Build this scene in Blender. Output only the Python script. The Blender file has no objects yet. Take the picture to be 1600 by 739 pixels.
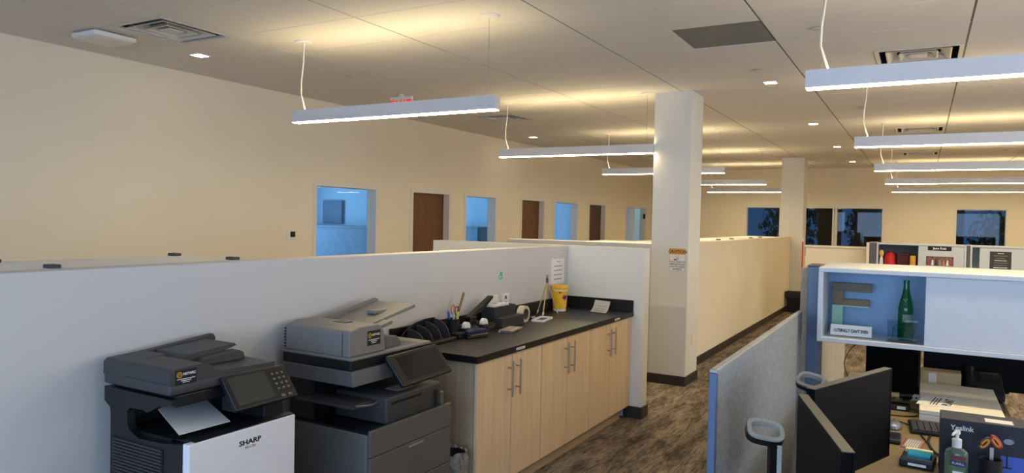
import bpy, bmesh, math, random
from mathutils import Matrix, Vector, Euler
random.seed(7)
SC = bpy.context.scene
COL = SC.collection
# ---------------------------------------------------------------- camera
CAM_H = 1.69
YAW, PITCH, ROLL, FPX = 0.516496, -0.0236945, 0.02113502, 1126.46
cd = bpy.data.cameras.new('camera'); cam = bpy.data.objects.new('camera', cd); COL.objects.link(cam)
cd.sensor_fit = 'HORIZONTAL'; cd.sensor_width = 36.0; cd.lens = FPX / 1600 * 36; cd.clip_start = 0.05; cd.clip_end = 200
f = Vector((-math.sin(YAW)*math.cos(PITCH), math.cos(YAW)*math.cos(PITCH), math.sin(PITCH)))
r = Vector((math.cos(YAW), math.sin(YAW), 0)); u = r.cross(f)
r2 = r*math.cos(ROLL) + u*math.sin(ROLL); u2 = -r*math.sin(ROLL) + u*math.cos(ROLL)
cam.matrix_world = Matrix(((r2.x, u2.x, -f.x, 0), (r2.y, u2.y, -f.y, 0), (r2.z, u2.z, -f.z, CAM_H), (0, 0, 0, 1)))
SC.camera = cam
# ---------------------------------------------------------------- world, daylight, exposure
w = bpy.data.worlds.new('dusk_sky'); SC.world = w; w.use_nodes = True
w.node_tree.nodes['Background'].inputs[0].default_value = (0.10, 0.26, 0.50, 1)
w.node_tree.nodes['Background'].inputs[1].default_value = 0.35
SC.view_settings.view_transform = 'Standard'; SC.view_settings.look = 'None'
SC.view_settings.gamma = 1.0; SC.view_settings.use_curve_mapping = False
SC.view_settings.exposure = 0.70
SC.cycles.diffuse_bounces = 8; SC.cycles.max_bounces = 16
def area(name, loc, rot, sx, sy, power, col):
    l = bpy.data.lights.new(name, 'AREA'); l.shape = 'RECTANGLE'; l.size = sx; l.size_y = sy; l.energy = power; l.color = col
    o = bpy.data.objects.new(name, l); COL.objects.link(o); o.location = loc; o.rotation_euler = rot; return o
DAY = (0.46, 0.66, 1.0)
# daylight arriving through the window wall behind the camera
area('daylight_window_behind', (-0.4, -2.93, 1.55), (math.radians(90), 0, 0), 7.0, 1.7, 155, DAY)
# added fill for the cabinet and printer fronts, set at unseen side windows
area('added_side_fill', (4.43, 4.5, 1.6), (0, math.radians(90), 0), 1.7, 8.0, 85, (0.90, 0.94, 1.0))
# daylight in the side offices, one per outside window
for yy in (7.6, 10.8, 13.9, 17.0):
    area('daylight_office_window', (-9.38, yy, 1.6), (0, math.radians(-90), 0), 1.5, 1.8, 36, (0.28, 0.62, 1.0))
PEND_UP, PEND_DOWN, DOWNL = 17.5, 32.0, 26.0
WARM = (1.0, 0.79, 0.44)

# ---------------------------------------------------------------- helpers
MW = {}
def lin(c):
    return tuple((x/255/12.92 if x/255 <= 0.04045 else ((x/255+0.055)/1.055)**2.4) for x in c)
def mat(name, rgb, rough=0.5, metal=0.0, var=0.06, scale=12.0, bump=0.0, stretch=None, emit=0.0, trans=0.0, alpha=1.0, spec=0.5, ior=1.45, rgb2=None):
    m = bpy.data.materials.new(name); m.use_nodes = True; nt = m.node_tree; b = nt.nodes['Principled BSDF']
    tc = nt.nodes.new('ShaderNodeTexCoord'); no = nt.nodes.new('ShaderNodeTexNoise'); no.inputs['Scale'].default_value = scale
    no.inputs['Detail'].default_value = 4
    src = tc.outputs['Object']
    if stretch:
        mp = nt.nodes.new('ShaderNodeMapping'); mp.inputs['Scale'].default_value = stretch
        nt.links.new(src, mp.inputs[0]); src = mp.outputs[0]
    nt.links.new(src, no.inputs['Vector'])
    cr = nt.nodes.new('ShaderNodeValToRGB')
    c = lin(rgb); c2 = lin(rgb2) if rgb2 else tuple(x*(1-var*2) for x in c)
    cr.color_ramp.elements[0].position = 0.3; cr.color_ramp.elements[1].position = 0.7
    cr.color_ramp.elements[0].color = (*c2, 1); cr.color_ramp.elements[1].color = (*(tuple(min(1, x*(1+var)) for x in c) if not rgb2 else c), 1)
    nt.links.new(no.outputs['Fac'], cr.inputs[0]); nt.links.new(cr.outputs[0], b.inputs['Base Color'])
    b.inputs['Roughness'].default_value = rough; b.inputs['Metallic'].default_value = metal
    b.inputs['Specular IOR Level'].default_value = spec; b.inputs['IOR'].default_value = ior
    if trans: b.inputs['Transmission Weight'].default_value = trans
    if alpha < 1: b.inputs['Alpha'].default_value = alpha
    if emit:
        b.inputs['Emission Color'].default_value = (*lin(rgb), 1); b.inputs['Emission Strength'].default_value = emit
    if bump:
        bp = nt.nodes.new('ShaderNodeBump'); bp.inputs['Strength'].default_value = bump; bp.inputs['Distance'].default_value = 0.01
        nt.links.new(no.outputs['Fac'], bp.inputs['Height']); nt.links.new(bp.outputs[0], b.inputs['Normal'])
    return m
def lamp_mat(name, col, s):
    m = bpy.data.materials.new(name); m.use_nodes = True; nt = m.node_tree; nt.nodes.clear()
    m.cycles.emission_sampling = 'FRONT'
    e = nt.nodes.new('ShaderNodeEmission'); e.inputs[0].default_value = (*col, 1); e.inputs[1].default_value = s
    o = nt.nodes.new('ShaderNodeOutputMaterial'); nt.links.new(e.outputs[0], o.inputs[0]); return m
def glass_mat(name, tint, gloss=0.08):
    m = bpy.data.materials.new(name); m.use_nodes = True; nt = m.node_tree; nt.nodes.clear()
    t = nt.nodes.new('ShaderNodeBsdfTransparent'); t.inputs[0].default_value = (*tint, 1)
    g = nt.nodes.new('ShaderNodeBsdfGlossy'); g.inputs['Roughness'].default_value = 0.02
    fr = nt.nodes.new('ShaderNodeFresnel'); fr.inputs[0].default_value = 1.45
    mx = nt.nodes.new('ShaderNodeMixShader'); o = nt.nodes.new('ShaderNodeOutputMaterial')
    ge = nt.nodes.new('ShaderNodeNewGeometry'); inv = nt.nodes.new('ShaderNodeMath'); inv.operation = 'SUBTRACT'; inv.inputs[0].default_value = 1.0
    mu = nt.nodes.new('ShaderNodeMath'); mu.operation = 'MULTIPLY'       # reflect once per thin pane, at its front face
    nt.links.new(ge.outputs['Backfacing'], inv.inputs[1]); nt.links.new(inv.outputs[0], mu.inputs[0]); nt.links.new(fr.outputs[0], mu.inputs[1])
    nt.links.new(mu.outputs[0], mx.inputs[0]); nt.links.new(t.outputs[0], mx.inputs[1]); nt.links.new(g.outputs[0], mx.inputs[2]); nt.links.new(mx.outputs[0], o.inputs[0])
    return m
def B(): return bmesh.new()
def box(bm, x0, x1, y0, y1, z0, z1, bev=0.0, seg=2):
    vs = [bm.verts.new(p) for p in ((x0,y0,z0),(x1,y0,z0),(x1,y1,z0),(x0,y1,z0),(x0,y0,z1),(x1,y0,z1),(x1,y1,z1),(x0,y1,z1))]
    fs = [bm.faces.new([vs[i] for i in q]) for q in ((3,2,1,0),(4,5,6,7),(0,1,5,4),(1,2,6,5),(2,3,7,6),(3,0,4,7))]
    if bev:
        es = list({e for fc in fs for e in fc.edges})
        bmesh.ops.bevel(bm, geom=es, offset=bev, segments=seg, profile=0.5, affect='EDGES')
    return bm
def prism(bm, pts, axis, a0, a1, bev=0.0):
    def mk(p, a): return {'x': (a, p[0], p[1]), 'y': (p[0], a, p[1]), 'z': (p[0], p[1], a)}[axis]
    A = [bm.verts.new(mk(p, a0)) for p in pts]; Bv = [bm.verts.new(mk(p, a1)) for p in pts]; n = len(pts)
    fs = [bm.faces.new(A), bm.faces.new(Bv[::-1])] + [bm.faces.new((A[(i+1) % n], A[i], Bv[i], Bv[(i+1) % n])) for i in range(n)]
    bmesh.ops.recalc_face_normals(bm, faces=fs)
    if bev:
        bmesh.ops.bevel(bm, geom=list({e for fc in fs for e in fc.edges}), offset=bev, segments=2, profile=0.5, affect='EDGES')
    return bm
def tube(bm, pts, rad, n=8, cap=True):
    pts = [Vector(p) for p in pts]; rings = []
    for i, p in enumerate(pts):
        t = (pts[min(i+1, len(pts)-1)] - pts[max(i-1, 0)]).normalized()
        a = t.cross(Vector((0, 0, 1)) if abs(t.z) < 0.9 else Vector((1, 0, 0))).normalized(); b = t.cross(a)
        rr = rad[i] if isinstance(rad, (list, tuple)) else rad
        rings.append([bm.verts.new(p + (a*math.cos(2*math.pi*k/n) + b*math.sin(2*math.pi*k/n))*rr) for k in range(n)])
    fs = []
    for i in range(len(rings)-1):
        for k in range(n): fs.append(bm.faces.new((rings[i][k], rings[i][(k+1) % n], rings[i+1][(k+1) % n], rings[i+1][k])))
    if cap: fs.append(bm.faces.new(rings[0])); fs.append(bm.faces.new(rings[-1]))
    bmesh.ops.recalc_face_normals(bm, faces=fs); return bm
def lathe(bm, prof, c, n=20):
    rings = []; fs = []
    for rr, z in prof: rings.append([bm.verts.new((c[0]+rr*math.cos(2*math.pi*k/n), c[1]+rr*math.sin(2*math.pi*k/n), c[2]+z)) for k in range(n)])
    for i in range(len(rings)-1):
        for k in range(n): fs.append(bm.faces.new((rings[i][k], rings[i][(k+1) % n], rings[i+1][(k+1) % n], rings[i+1][k])))
    fs.append(bm.faces.new(rings[0][::-1])); fs.append(bm.faces.new(rings[-1]))
    bmesh.ops.recalc_face_normals(bm, faces=fs); return bm
def ringxy(bm, cx, cy, rx, ry, z0, z1, wid, n=24, sq=2.0):
    """upright closed ring (superellipse) in the xy plane"""
    def pt(k, g):
        a = 2*math.pi*k/n; c, s = math.cos(a), math.sin(a)
        return (cx + math.copysign(abs(c)**(2/sq), c)*(rx-g), cy + math.copysign(abs(s)**(2/sq), s)*(ry-g))
    R = [[bm.verts.new((*pt(k, g), z)) for k in range(n)] for g, z in ((0, z0), (0, z1), (wid, z1), (wid, z0))]
    fs = []
    for i in range(4):
        for k in range(n): fs.append(bm.faces.new((R[i][k], R[i][(k+1) % n], R[(i+1) % 4][(k+1) % n], R[(i+1) % 4][k])))
    bmesh.ops.recalc_face_normals(bm, faces=fs); return bm
def xf(bm, M): bm.transform(M); return bm
def finish(bm, name, m, smooth):
    me = bpy.data.meshes.new(name); bm.to_mesh(me); bm.free(); me.materials.append(m)
    if smooth:
        for p in me.polygons: p.use_smooth = True
        me.set_sharp_from_angle(angle=math.radians(35))
    return me
def obj(name, bm, m, parent=None, origin=None, smooth=False):
    """bm is in world coordinates; the object gets its parent's frame or an origin at its base"""
    if parent is not None:
        M = MW[parent.name]; bm.transform(M.inverted())
    else:
        if origin is None:
            xs = [v.co.x for v in bm.verts]; ys = [v.co.y for v in bm.verts]; zs = [v.co.z for v in bm.verts]
            origin = ((min(xs)+max(xs))/2, (min(ys)+max(ys))/2, min(zs))
        M = Matrix.Translation(origin); bm.transform(M.inverted())
    o = bpy.data.objects.new(name, finish(bm, name, m, smooth)); COL.objects.link(o)
    if parent is not None: o.parent = parent
    else: o.location = origin
    MW[o.name] = M; return o
def tag(o, label, cat, group=None):
    o['label'] = label; o['category'] = cat
    if group: o['group'] = group
    return o
def thing(name, loc, label, cat, group=None):
    o = bpy.data.objects.new(name, None); o.empty_display_size = 0.1; COL.objects.link(o); o.location = loc
    MW[o.name] = Matrix.Translation(loc); return tag(o, label, cat, group)
def struct(name, bm, m, origin=(0, 0, 0), smooth=False):
    o = obj(name, bm, m, None, origin, smooth); o['kind'] = 'structure'; return o
def sub(name, bm, m, parent, smooth=False): return obj(name, bm, m, parent, None, smooth)
def text(name, s, size, m, parent, M, extrude=0.0004, align='CENTER', spacing=1.0, bold=0.0, sx=1.0):
    cu = bpy.data.curves.new(name, 'FONT'); cu.body = s; cu.size = size; cu.align_x = align; cu.align_y = 'CENTER'
    cu.extrude = extrude; cu.space_character = spacing; cu.offset = bold; cu.resolution_u = 2
    t = bpy.data.objects.new(name, cu); me = bpy.data.meshes.new_from_object(t)
    bpy.data.objects.remove(t); bpy.data.curves.remove(cu)
    bm = bmesh.new(); bm.from_mesh(me); bpy.data.meshes.remove(me)
    bm.transform(Matrix.Diagonal((sx, 1, 1, 1))); bm.transform(M); return obj(name, bm, m, parent)
def frame_M(o, xa, ya):
    """local x -> xa, local y -> ya, placed at o"""
    xa = Vector(xa).normalized(); ya = Vector(ya).normalized(); za = xa.cross(ya)
    return Matrix(((xa.x, ya.x, za.x, o[0]), (xa.y, ya.y, za.y, o[1]), (xa.z, ya.z, za.z, o[2]), (0, 0, 0, 1)))
FACE_S = lambda o: frame_M(o, (1, 0, 0), (0, 0, 1))      # a surface that faces -y
FACE_E = lambda o: frame_M(o, (0, 1, 0), (0, 0, 1))      # a surface that faces +x

# ---------------------------------------------------------------- materials
M = {}
M['wall'] = mat('painted_wall', (236, 225, 203), 0.75, var=0.012, scale=1.2, bump=0.02)
M['halfwall'] = mat('half_wall_paint', (206, 204, 202), 0.7, var=0.012, scale=1.5, bump=0.02)
M['column'] = mat('column_paint', (224, 222, 216), 0.7, var=0.012, scale=1.5)
M['tile'] = mat('ceiling_tile_mineral', (226, 222, 216), 1.0, var=0.012, scale=60, spec=0.0)
M['tee_dark'] = mat('ceiling_grid_grey', (112, 106, 98), 0.6, var=0.03)
M['tee'] = mat('ceiling_grid_white', (216, 212, 205), 0.5, var=0.02)
M['slab'] = mat('plenum_slab', (90, 88, 84), 0.9)
M['greypanel'] = mat('grey_ceiling_panel', (128, 128, 122), 0.85, var=0.03)
M['basebd'] = mat('vinyl_base_dark', (52, 47, 41), 0.45, var=0.05)
M['trimwhite'] = mat('frame_paint', (226, 222, 212), 0.45, var=0.01)
M['door'] = mat('door_veneer', (118, 72, 38), 0.45, var=0.10, scale=5, stretch=(8, 8, 0.7), rgb2=(98, 58, 30))
M['door2'] = mat('door_veneer_dark', (84, 52, 38), 0.45, var=0.10, scale=5, stretch=(8, 8, 0.7), rgb2=(70, 42, 30))
M['oak'] = mat('pale_oak_laminate', (236, 208, 170), 0.5, scale=5.0, stretch=(9, 9, 0.35), rgb2=(222, 192, 152))
M['oakshade'] = mat('oak_laminate_shaded', (196, 172, 140), 0.5, scale=5.0, stretch=(9, 9, 0.35), rgb2=(176, 152, 120))  # same oak, darkened for the shade on the cabinet side
M['counter'] = mat('charcoal_laminate', (33, 31, 29), 0.42, var=0.06, scale=90)
M['counteredge'] = mat('black_edge_band', (22, 21, 21), 0.4)
M['steel'] = mat('brushed_nickel', (176, 166, 152), 0.35, 0.9, var=0.03)
M['alum'] = mat('aluminium_housing', (214, 215, 218), 0.45, 0.1, var=0.015)
M['white'] = mat('white_plastic', (232, 230, 226), 0.4, var=0.012)
M['lamwhite'] = mat('white_laminate', (196, 203, 212), 0.42, var=0.012)
M['cablew'] = mat('white_cord', (226, 222, 212), 0.5)
M['wire'] = mat('steel_wire', (150, 146, 138), 0.4, 0.8)
M['lampup'] = lamp_mat('upward_diffuser_light', WARM, PEND_UP)
M['lampdn'] = lamp_mat('downward_diffuser_light', (1.0, 0.79, 0.46), PEND_DOWN)
M['lampdn2'] = lamp_mat('downward_diffuser_light_wall_row', (1.0, 0.79, 0.46), PEND_DOWN*1.3)
M['downl'] = lamp_mat('downlight_light', (1.0, 0.88, 0.68), DOWNL)
M['ventm'] = mat('diffuser_enamel', (206, 202, 194), 0.4, var=0.02)
M['ventd'] = mat('duct_dark', (34, 32, 30), 0.8)
M['fabric'] = mat('grey_panel_fabric', (154, 160, 168), 0.95, scale=110, stretch=(1, 1, 0.4), bump=0.15, rgb2=(120, 126, 134))
M['fabric_tan'] = mat('beige_panel_fabric', (176, 168, 150), 0.95, scale=70, stretch=(1, 1, 0.25), bump=0.12, rgb2=(150, 143, 128))
M['bluemetal'] = mat('slate_blue_metal', (94, 114, 142), 0.5, 0.2, var=0.02)
M['blueback'] = mat('blue_grey_back', (152, 182, 214), 0.8, var=0.03)  # even blue-grey on the back of the open shelf box
M['greytrim'] = mat('panel_cap_grey', (176, 178, 180), 0.45, 0.3)
M['postgrey'] = mat('post_dark_grey', (92, 92, 98), 0.5)
M['p_dark'] = mat('printer_charcoal', (62, 61, 62), 0.5, var=0.03)
M['p_mid'] = mat('printer_mid_grey', (66, 66, 68), 0.5, var=0.03)
M['p_black'] = mat('printer_black', (22, 23, 26), 0.4, var=0.03)
M['p_light'] = mat('printer_light_grey', (126, 122, 118), 0.5, var=0.03)
M['p_side'] = mat('printer_side_grey', (98, 97, 97), 0.5, var=0.03)
M['p_base'] = mat('printer_base_grey', (98, 95, 91), 0.5, var=0.03)
M['screen'] = mat('dark_touch_screen', (40, 38, 34), 0.12, var=0.02)
M['screen2'] = mat('grey_touch_screen', (62, 60, 56), 0.2, var=0.02)
M['p_white'] = mat('printer_white_front', (232, 230, 232), 0.45, var=0.01)
M['key'] = mat('key_grey', (112, 109, 102), 0.5); M['keyp'] = mat('label_grey', (170, 165, 152), 0.5)
M['paper'] = mat('white_paper', (236, 234, 230), 0.8, var=0.01)
M['ink'] = mat('black_ink', (18, 18, 20), 0.6)
M['inkgrey'] = mat('grey_ink', (120, 118, 114), 0.7)
M['gold'] = mat('gold_ink', (206, 160, 62), 0.6)
M['whiteink'] = mat('white_ink', (226, 226, 226), 0.6)
M['black'] = mat('black_plastic', (20, 20, 22), 0.4, var=0.04)
M['blackm'] = mat('black_matte', (16, 16, 18), 0.65, var=0.04)
M['monitor'] = mat('monitor_black', (9, 9, 11), 0.45, var=0.03, spec=0.08)
M['bezel'] = mat('monitor_bezel_grey', (88, 84, 78), 0.4, var=0.02)
M['silver'] = mat('silver_plastic', (150, 146, 136), 0.5, 0.0)
M['desk'] = mat('maple_desk_laminate', (146, 126, 92), 0.5, scale=4, stretch=(0.6, 8, 8), rgb2=(132, 113, 82))
M['wglass'] = glass_mat('office_glass', (0.86, 0.93, 1.0))
M['wglassdark'] = glass_mat('tinted_glass', (0.45, 0.55, 0.65))
M['office'] = mat('office_wall_paint', (205, 214, 222), 0.8, var=0.02)
M['credz'] = mat('office_unit_grey', (150, 158, 166), 0.6); M['wallscr'] = mat('wall_screen_grey', (124, 136, 150), 0.6)
M['officeunlit'] = mat('unlit_office_walls', (60, 58, 52), 0.85)  # dark base colour stands in for the far room being unlit

# carpet
def carpet():
    m = bpy.data.materials.new('streaked_carpet'); m.use_nodes = True; nt = m.node_tree; b = nt.nodes['Principled BSDF']
    tc = nt.nodes.new('ShaderNodeTexCoord')
    def noise(sc, stretch, det=6):
        mp = nt.nodes.new('ShaderNodeMapping'); mp.inputs['Scale'].default_value = stretch
        n = nt.nodes.new('ShaderNodeTexNoise'); n.inputs['Scale'].default_value = sc; n.inputs['Detail'].default_value = det; n.inputs['Roughness'].default_value = 0.65
        nt.links.new(tc.outputs['Object'], mp.inputs[0]); nt.links.new(mp.outputs[0], n.inputs['Vector']); return n
    a = noise(2.6, (3.2, 0.7, 1), 4); c = noise(22, (2.4, 0.36, 1), 6); d = noise(180, (1, 1, 1), 2)
    mx = nt.nodes.new('ShaderNodeMath'); mx.operation = 'MULTIPLY_ADD'; mx.inputs[1].default_value = 0.9
    nt.links.new(c.outputs['Fac'], mx.inputs[0]); nt.links.new(a.outputs['Fac'], mx.inputs[2])
    mx2 = nt.nodes.new('ShaderNodeMath'); mx2.operation = 'MULTIPLY_ADD'; mx2.inputs[1].default_value = 0.25
    nt.links.new(d.outputs['Fac'], mx2.inputs[0]); nt.links.new(mx.outputs[0], mx2.inputs[2])
    cr = nt.nodes.new('ShaderNodeValToRGB'); e = cr.color_ramp.elements
    e[0].position = 0.41; e[0].color = (*lin((80, 72, 63)), 1); e[1].position = 0.59; e[1].color = (*lin((164, 149, 130)), 1)
    k = e.new(0.49); k.color = (*lin((120, 108, 94)), 1)
    dv = nt.nodes.new('ShaderNodeMath'); dv.operation = 'MULTIPLY'; dv.inputs[1].default_value = 0.465; nt.links.new(mx2.outputs[0], dv.inputs[0])
    nt.links.new(dv.outputs[0], cr.inputs[0]); nt.links.new(cr.outputs[0], b.inputs['Base Color']); b.inputs['Roughness'].default_value = 0.95
    b.inputs['Specular IOR Level'].default_value = 0.1
    bp = nt.nodes.new('ShaderNodeBump'); bp.inputs['Strength'].default_value = 0.3; bp.inputs['Distance'].default_value = 0.005
    nt.links.new(d.outputs['Fac'], bp.inputs['Height']); nt.links.new(bp.outputs[0], b.inputs['Normal']); return m
M['carpet'] = carpet()

# ---------------------------------------------------------------- room shell
ZC = 3.05; XL, XR, YB, YF = -6.24, 4.5, -3.0, 18.4
struct('floor', box(B(), -9.6, XR+0.2, YB-0.2, 22.3, -0.1, 0.0), M['carpet'])
def wall_with_openings(bm, axis, a0, a1, t0, t1, z0, z1, ops):
    """axis 'y': wall runs along y between a0..a1, thickness x t0..t1; ops = (b0,b1,zb,zt)"""
    def bb(p, q, za, zb):
        if q-p < 1e-4 or zb-za < 1e-4: return
        if axis == 'y': box(bm, t0, t1, p, q, za, zb)
        else: box(bm, p, q, t0, t1, za, zb)
    cur = a0
    for b0, b1, zb, zt in sorted(ops):
        bb(cur, b0, z0, z1); bb(b0, b1, z0, zb); bb(b0, b1, zt, z1); cur = b1
    bb(cur, a1, z0, z1); return bm
WIN_L = [(6.27, 7.35, 0.95, 2.05), (9.49, 10.40, 0.95, 2.05), (12.65, 13.70, 0.95, 2.05), (16.58, 17.03, 0.95, 2.05)]
DOOR_L = [(8.13, 9.035, 0.0, 2.05), (11.31, 12.18, 0.0, 2.05), (14.33, 15.22, 0.0, 2.05), (17.12, 17.96, 0.0, 2.05)]
struct('wall_left', wall_with_openings(B(), 'y', YB, YF, XL-0.15, XL, 0, 3.25, WIN_L+DOOR_L), M['wall'])
WIN_F = [(-3.78, -3.0, 0.95, 2.12), (-2.43, -1.82, 0.95, 2.12), (-1.74, -0.78, 0.95, 2.12), (0.64, 1.55, 0.95, 2.12)]
struct('wall_far', wall_with_openings(B(), 'x', -9.55, XR+0.15, YF, YF+0.15, 0, 3.25, WIN_F), M['wall'])
BACKW = [(-3.9, -0.5, 0.7, 2.4), (-0.3, 3.1, 0.7, 2.4)]
struct('wall_back', wall_with_openings(B(), 'x', -9.55, XR+0.15, YB-0.15, YB, 0, 3.25, BACKW), M['wall'])
ADDED_SIDEW = [(0.4, 4.4, 0.7, 2.5), (4.6, 8.6, 0.7, 2.5)]  # unseen windows, added to go with the side fill light
struct('wall_right', wall_with_openings(B(), 'y', YB, YF, XR, XR+0.15, 0, 3.25, ADDED_SIDEW), M['wall'])
# side offices
struct('wall_office_outer', wall_with_openings(B(), 'y', YB, YF, -9.55, -9.40, 0, 3.25, [(y-0.9, y+0.9, 0.85, 2.35) for y in (7.6, 10.8, 13.9, 17.0)]), M['office'])
for i, y in enumerate((5.6, 9.25, 12.42, 15.45)):
    struct('wall_office_divider_%d' % (i+1), box(B(), -9.40, XL-0.15, y, y+0.1, 0, 3.2), M['office'])
# far room
struct('wall_far_room', wall_with_openings(B(), 'x', -6.0, 4.0, 22.0, 22.15, 0, 3.25, [(-4.9, -3.6, 0.8, 2.4), (-3.2, -2.55, 0.9, 2.4), (-1.95, -1.62, 0.9, 2.4), (-1.05, -0.5, 0.9, 2.4), (0.95, 2.6, 1.25, 2.4)]), M['officeunlit'])
struct('wall_far_room_side', box(B(), -6.15, -6.0, YF+0.15, 22.15, 0, 3.25), M['officeunlit'])
struct('wall_far_room_end', box(B(), 4.0, 4.15, YF+0.15, 22.15, 0, 3.25), M['officeunlit'])

def window_unit(n, axis, t_face, t_glass, o, gm, sgn):
    """frame trim around the opening plus glass pane, structure"""
    b0, b1, zb, zt = o; bm = B(); tw = 0.045
    def bb(p, q, za, zb_, ta, tb):
        lo, hi = min(ta, tb), max(ta, tb)
        if axis == 'y': box(bm, lo, hi, p, q, za, zb_)
        else: box(bm, p, q, lo, hi, za, zb_)
    tf = t_face + sgn*0.012
    k = 0.008; bb(b0-tw, b0+k, zb-tw, zt+tw, tf, t_glass); bb(b1-k, b1+tw, zb-tw, zt+tw, tf, t_glass)
    bb(b0+k, b1-k, zt-k, zt+tw, tf, t_glass); bb(b0+k, b1-k, zb-tw, zb+k, tf, t_glass)
    root = struct('window_%d' % n, bm, M['trimwhite'])
    bm = B()
    if axis == 'y': box(bm, t_glass-0.004, t_glass+0.004, b0, b1, zb, zt)
    else: box(bm, b0, b1, t_glass-0.004, t_glass+0.004, zb, zt)
    sub('pane', bm, gm, root)
    # thin stop bead
    bm = B(); g = t_glass + sgn*0.012
    def bb2(p, q, za, zb_):
        lo, hi = min(g-0.008, g+0.008), max(g-0.008, g+0.008)
        if axis == 'y': box(bm, lo, hi, p, q, za, zb_)
        else: box(bm, p, q, lo, hi, za, zb_)
    bb2(b0, b0+0.015, zb, zt); bb2(b1-0.015, b1, zb, zt); bb2(b0+0.015, b1-0.015, zt-0.015, zt); bb2(b0+0.015, b1-0.015, zb, zb+0.015)
    sub('glazing_bead', bm, M['trimwhite'], root)
    return root
n = 1
for o in WIN_L: window_unit(n, 'y', XL, XL-0.13, o, M['wglass'], 1); n += 1
for o in WIN_F: window_unit(n, 'x', YF, YF+0.10, o, M['wglassdark'], -1); n += 1
for o in ADDED_SIDEW: window_unit(n, 'y', XR, XR+0.13, o, M['wglass'], -1); n += 1
for o in BACKW: window_unit(n, 'x', YB, YB-0.13, o, M['wglass'], 1); n += 1
for i, (b0, b1, zb, zt) in enumerate(DOOR_L):
    bm = B(); tw = 0.05
    k = 0.008; box(bm, XL-0.13, XL+0.012, b0-tw, b0+k, 0, zt+tw); box(bm, XL-0.13, XL+0.012, b1-k, b1+tw, 0, zt+tw); box(bm, XL-0.13, XL+0.012, b0+k, b1-k, zt-k, zt+tw)
    root = struct('door_%d' % (i+1), bm, M['trimwhite'])
    if i < 3:
        sub('door_leaf', box(B(), XL-0.14, XL-0.095, b0+0.010, b1-0.010, 0.01, zt-0.010), M['door'] if i < 2 else M['door2'], root)
        bm = B(); tube(bm, [(XL-0.095, b0+0.07, 1.0), (XL-0.04, b0+0.07, 1.0)], 0.012); tube(bm, [(XL-0.04, b0+0.06, 1.0), (XL-0.04, b0+0.19, 1.0)], 0.009)
        sub('door_handle', bm, M['steel'], root)
    else:   # last door stands ajar, dark room behind
        bm = box(B(), 0, 0.045, 0, 0.82, 0.01, zt-0.004)
        xf(bm, Matrix.Translation((XL-0.14, b0+0.005, 0)) @ Matrix.Rotation(math.radians(38), 4, 'Z'))
        sub('door_leaf', bm, M['door2'], root)
        bm = box(B(), XL-0.04, XL+0.01, b1-0.06, b1-0.01, 1.78, 1.90, 0.005); sub('door_closer', bm, M['black'], root)
# baseboards of the long wall
segs = []; cur = YB
for b0, b1, _, _ in DOOR_L: segs.append((cur, b0-0.05)); cur = b1+0.05
bm = B()
for a, b in segs: box(bm, XL, XL+0.012, a, b, 0, 0.10)
struct('baseboard_left', bm, M['basebd'])
struct('baseboard_far', box(B(), XL, XR, YF-0.012, YF, 0, 0.10), M['basebd'])

# ---------------------------------------------------------------- ceiling: slab, grid bars, tiles
ceil = struct('ceiling', box(B(), -9.55, XR+0.15, YB-0.15, 22.15, 3.25, 3.35), M['slab'])
gx = [XL] + [-5.86+1.2205*k for k in range(8)] + [XR]        # -5.86 .. 2.68
gy = [YB] + [3.155+0.618*k for k in range(-4, 25)] + [YF]
# plain boards where nothing is in view
sub('ceiling_board', box(B(), gx[-2]+0.006, XR, YB, YF, ZC, ZC+0.02), M['tile'], ceil)
sub('ceiling_board', box(B(), XL, gx[-2]-0.006, YB, gy[1]-0.004, ZC, ZC+0.02), M['tile'], ceil)
sub('ceiling_board', box(B(), -9.40, XL-0.15, YB, YF, ZC, ZC+0.02), M['tile'], ceil)
sub('ceiling_board', box(B(), -6.0, 4.0, YF+0.15, 22.0, ZC, ZC+0.02), M['officeunlit'], ceil)
cache = {}
def inst(name, key, mk, m, parent, loc):
    if key not in cache: cache[key] = finish(mk(), name, m, False)
    o = bpy.data.objects.new(name, cache[key]); COL.objects.link(o); o.parent = parent
    o.location = loc; MW[o.name] = Matrix.Translation(loc); return o
VENTS = [(0, 4, 'R', 'left'), (0, 12, 'R', 'mid'), (0, 22, 'R', 'l3'), (4, 9, 'R', 'r1'), (4, 17, 'R', 'r2'), (4, 24, 'R', 'r3')]
def row_of(y): return min(range(1, len(gy)-1), key=lambda k: abs((gy[k]+gy[k+1])/2 - y))
def col_of(x): return min(range(0, len(gx)-1), key=lambda k: abs((gx[k]+gx[k+1])/2 - x))
vent_cells = {}
for nm, x, y in (('a', -5.2, 3.46), ('b', -5.2, 8.5), ('c', -5.2, 14.3), ('d', -0.3, 6.55), ('e', -0.3, 11.6), ('f', -0.3, 15.3)):
    vent_cells[(col_of(x), row_of(y))] = nm
grey_cell = (col_of(-1.4), row_of(5.3))
holes = {}
for ci in range(0, len(gx)-2):
    for ri in range(1, len(gy)-1):
        x0, x1, y0, y1 = gx[ci]+0.007, gx[ci+1]-0.007, gy[ri]+0.0045, gy[ri+1]-0.0045
        if ci == 0: x0 = gx[0]
        if (ci, ri) in vent_cells or (ci, ri) == grey_cell:
            xm = x1 - 0.600; holes[(ci, ri)] = (xm, x1, y0, y1); x1 = xm - 0.005
        sx, sy = round(x1-x0, 4), round(y1-y0, 4)
        inst('ceiling_tile', ('tile', sx, sy), lambda: box(B(), -sx/2, sx/2, -sy/2, sy/2, 0, 0.018), M['tile'], ceil, ((x0+x1)/2, (y0+y1)/2, ZC))
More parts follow.
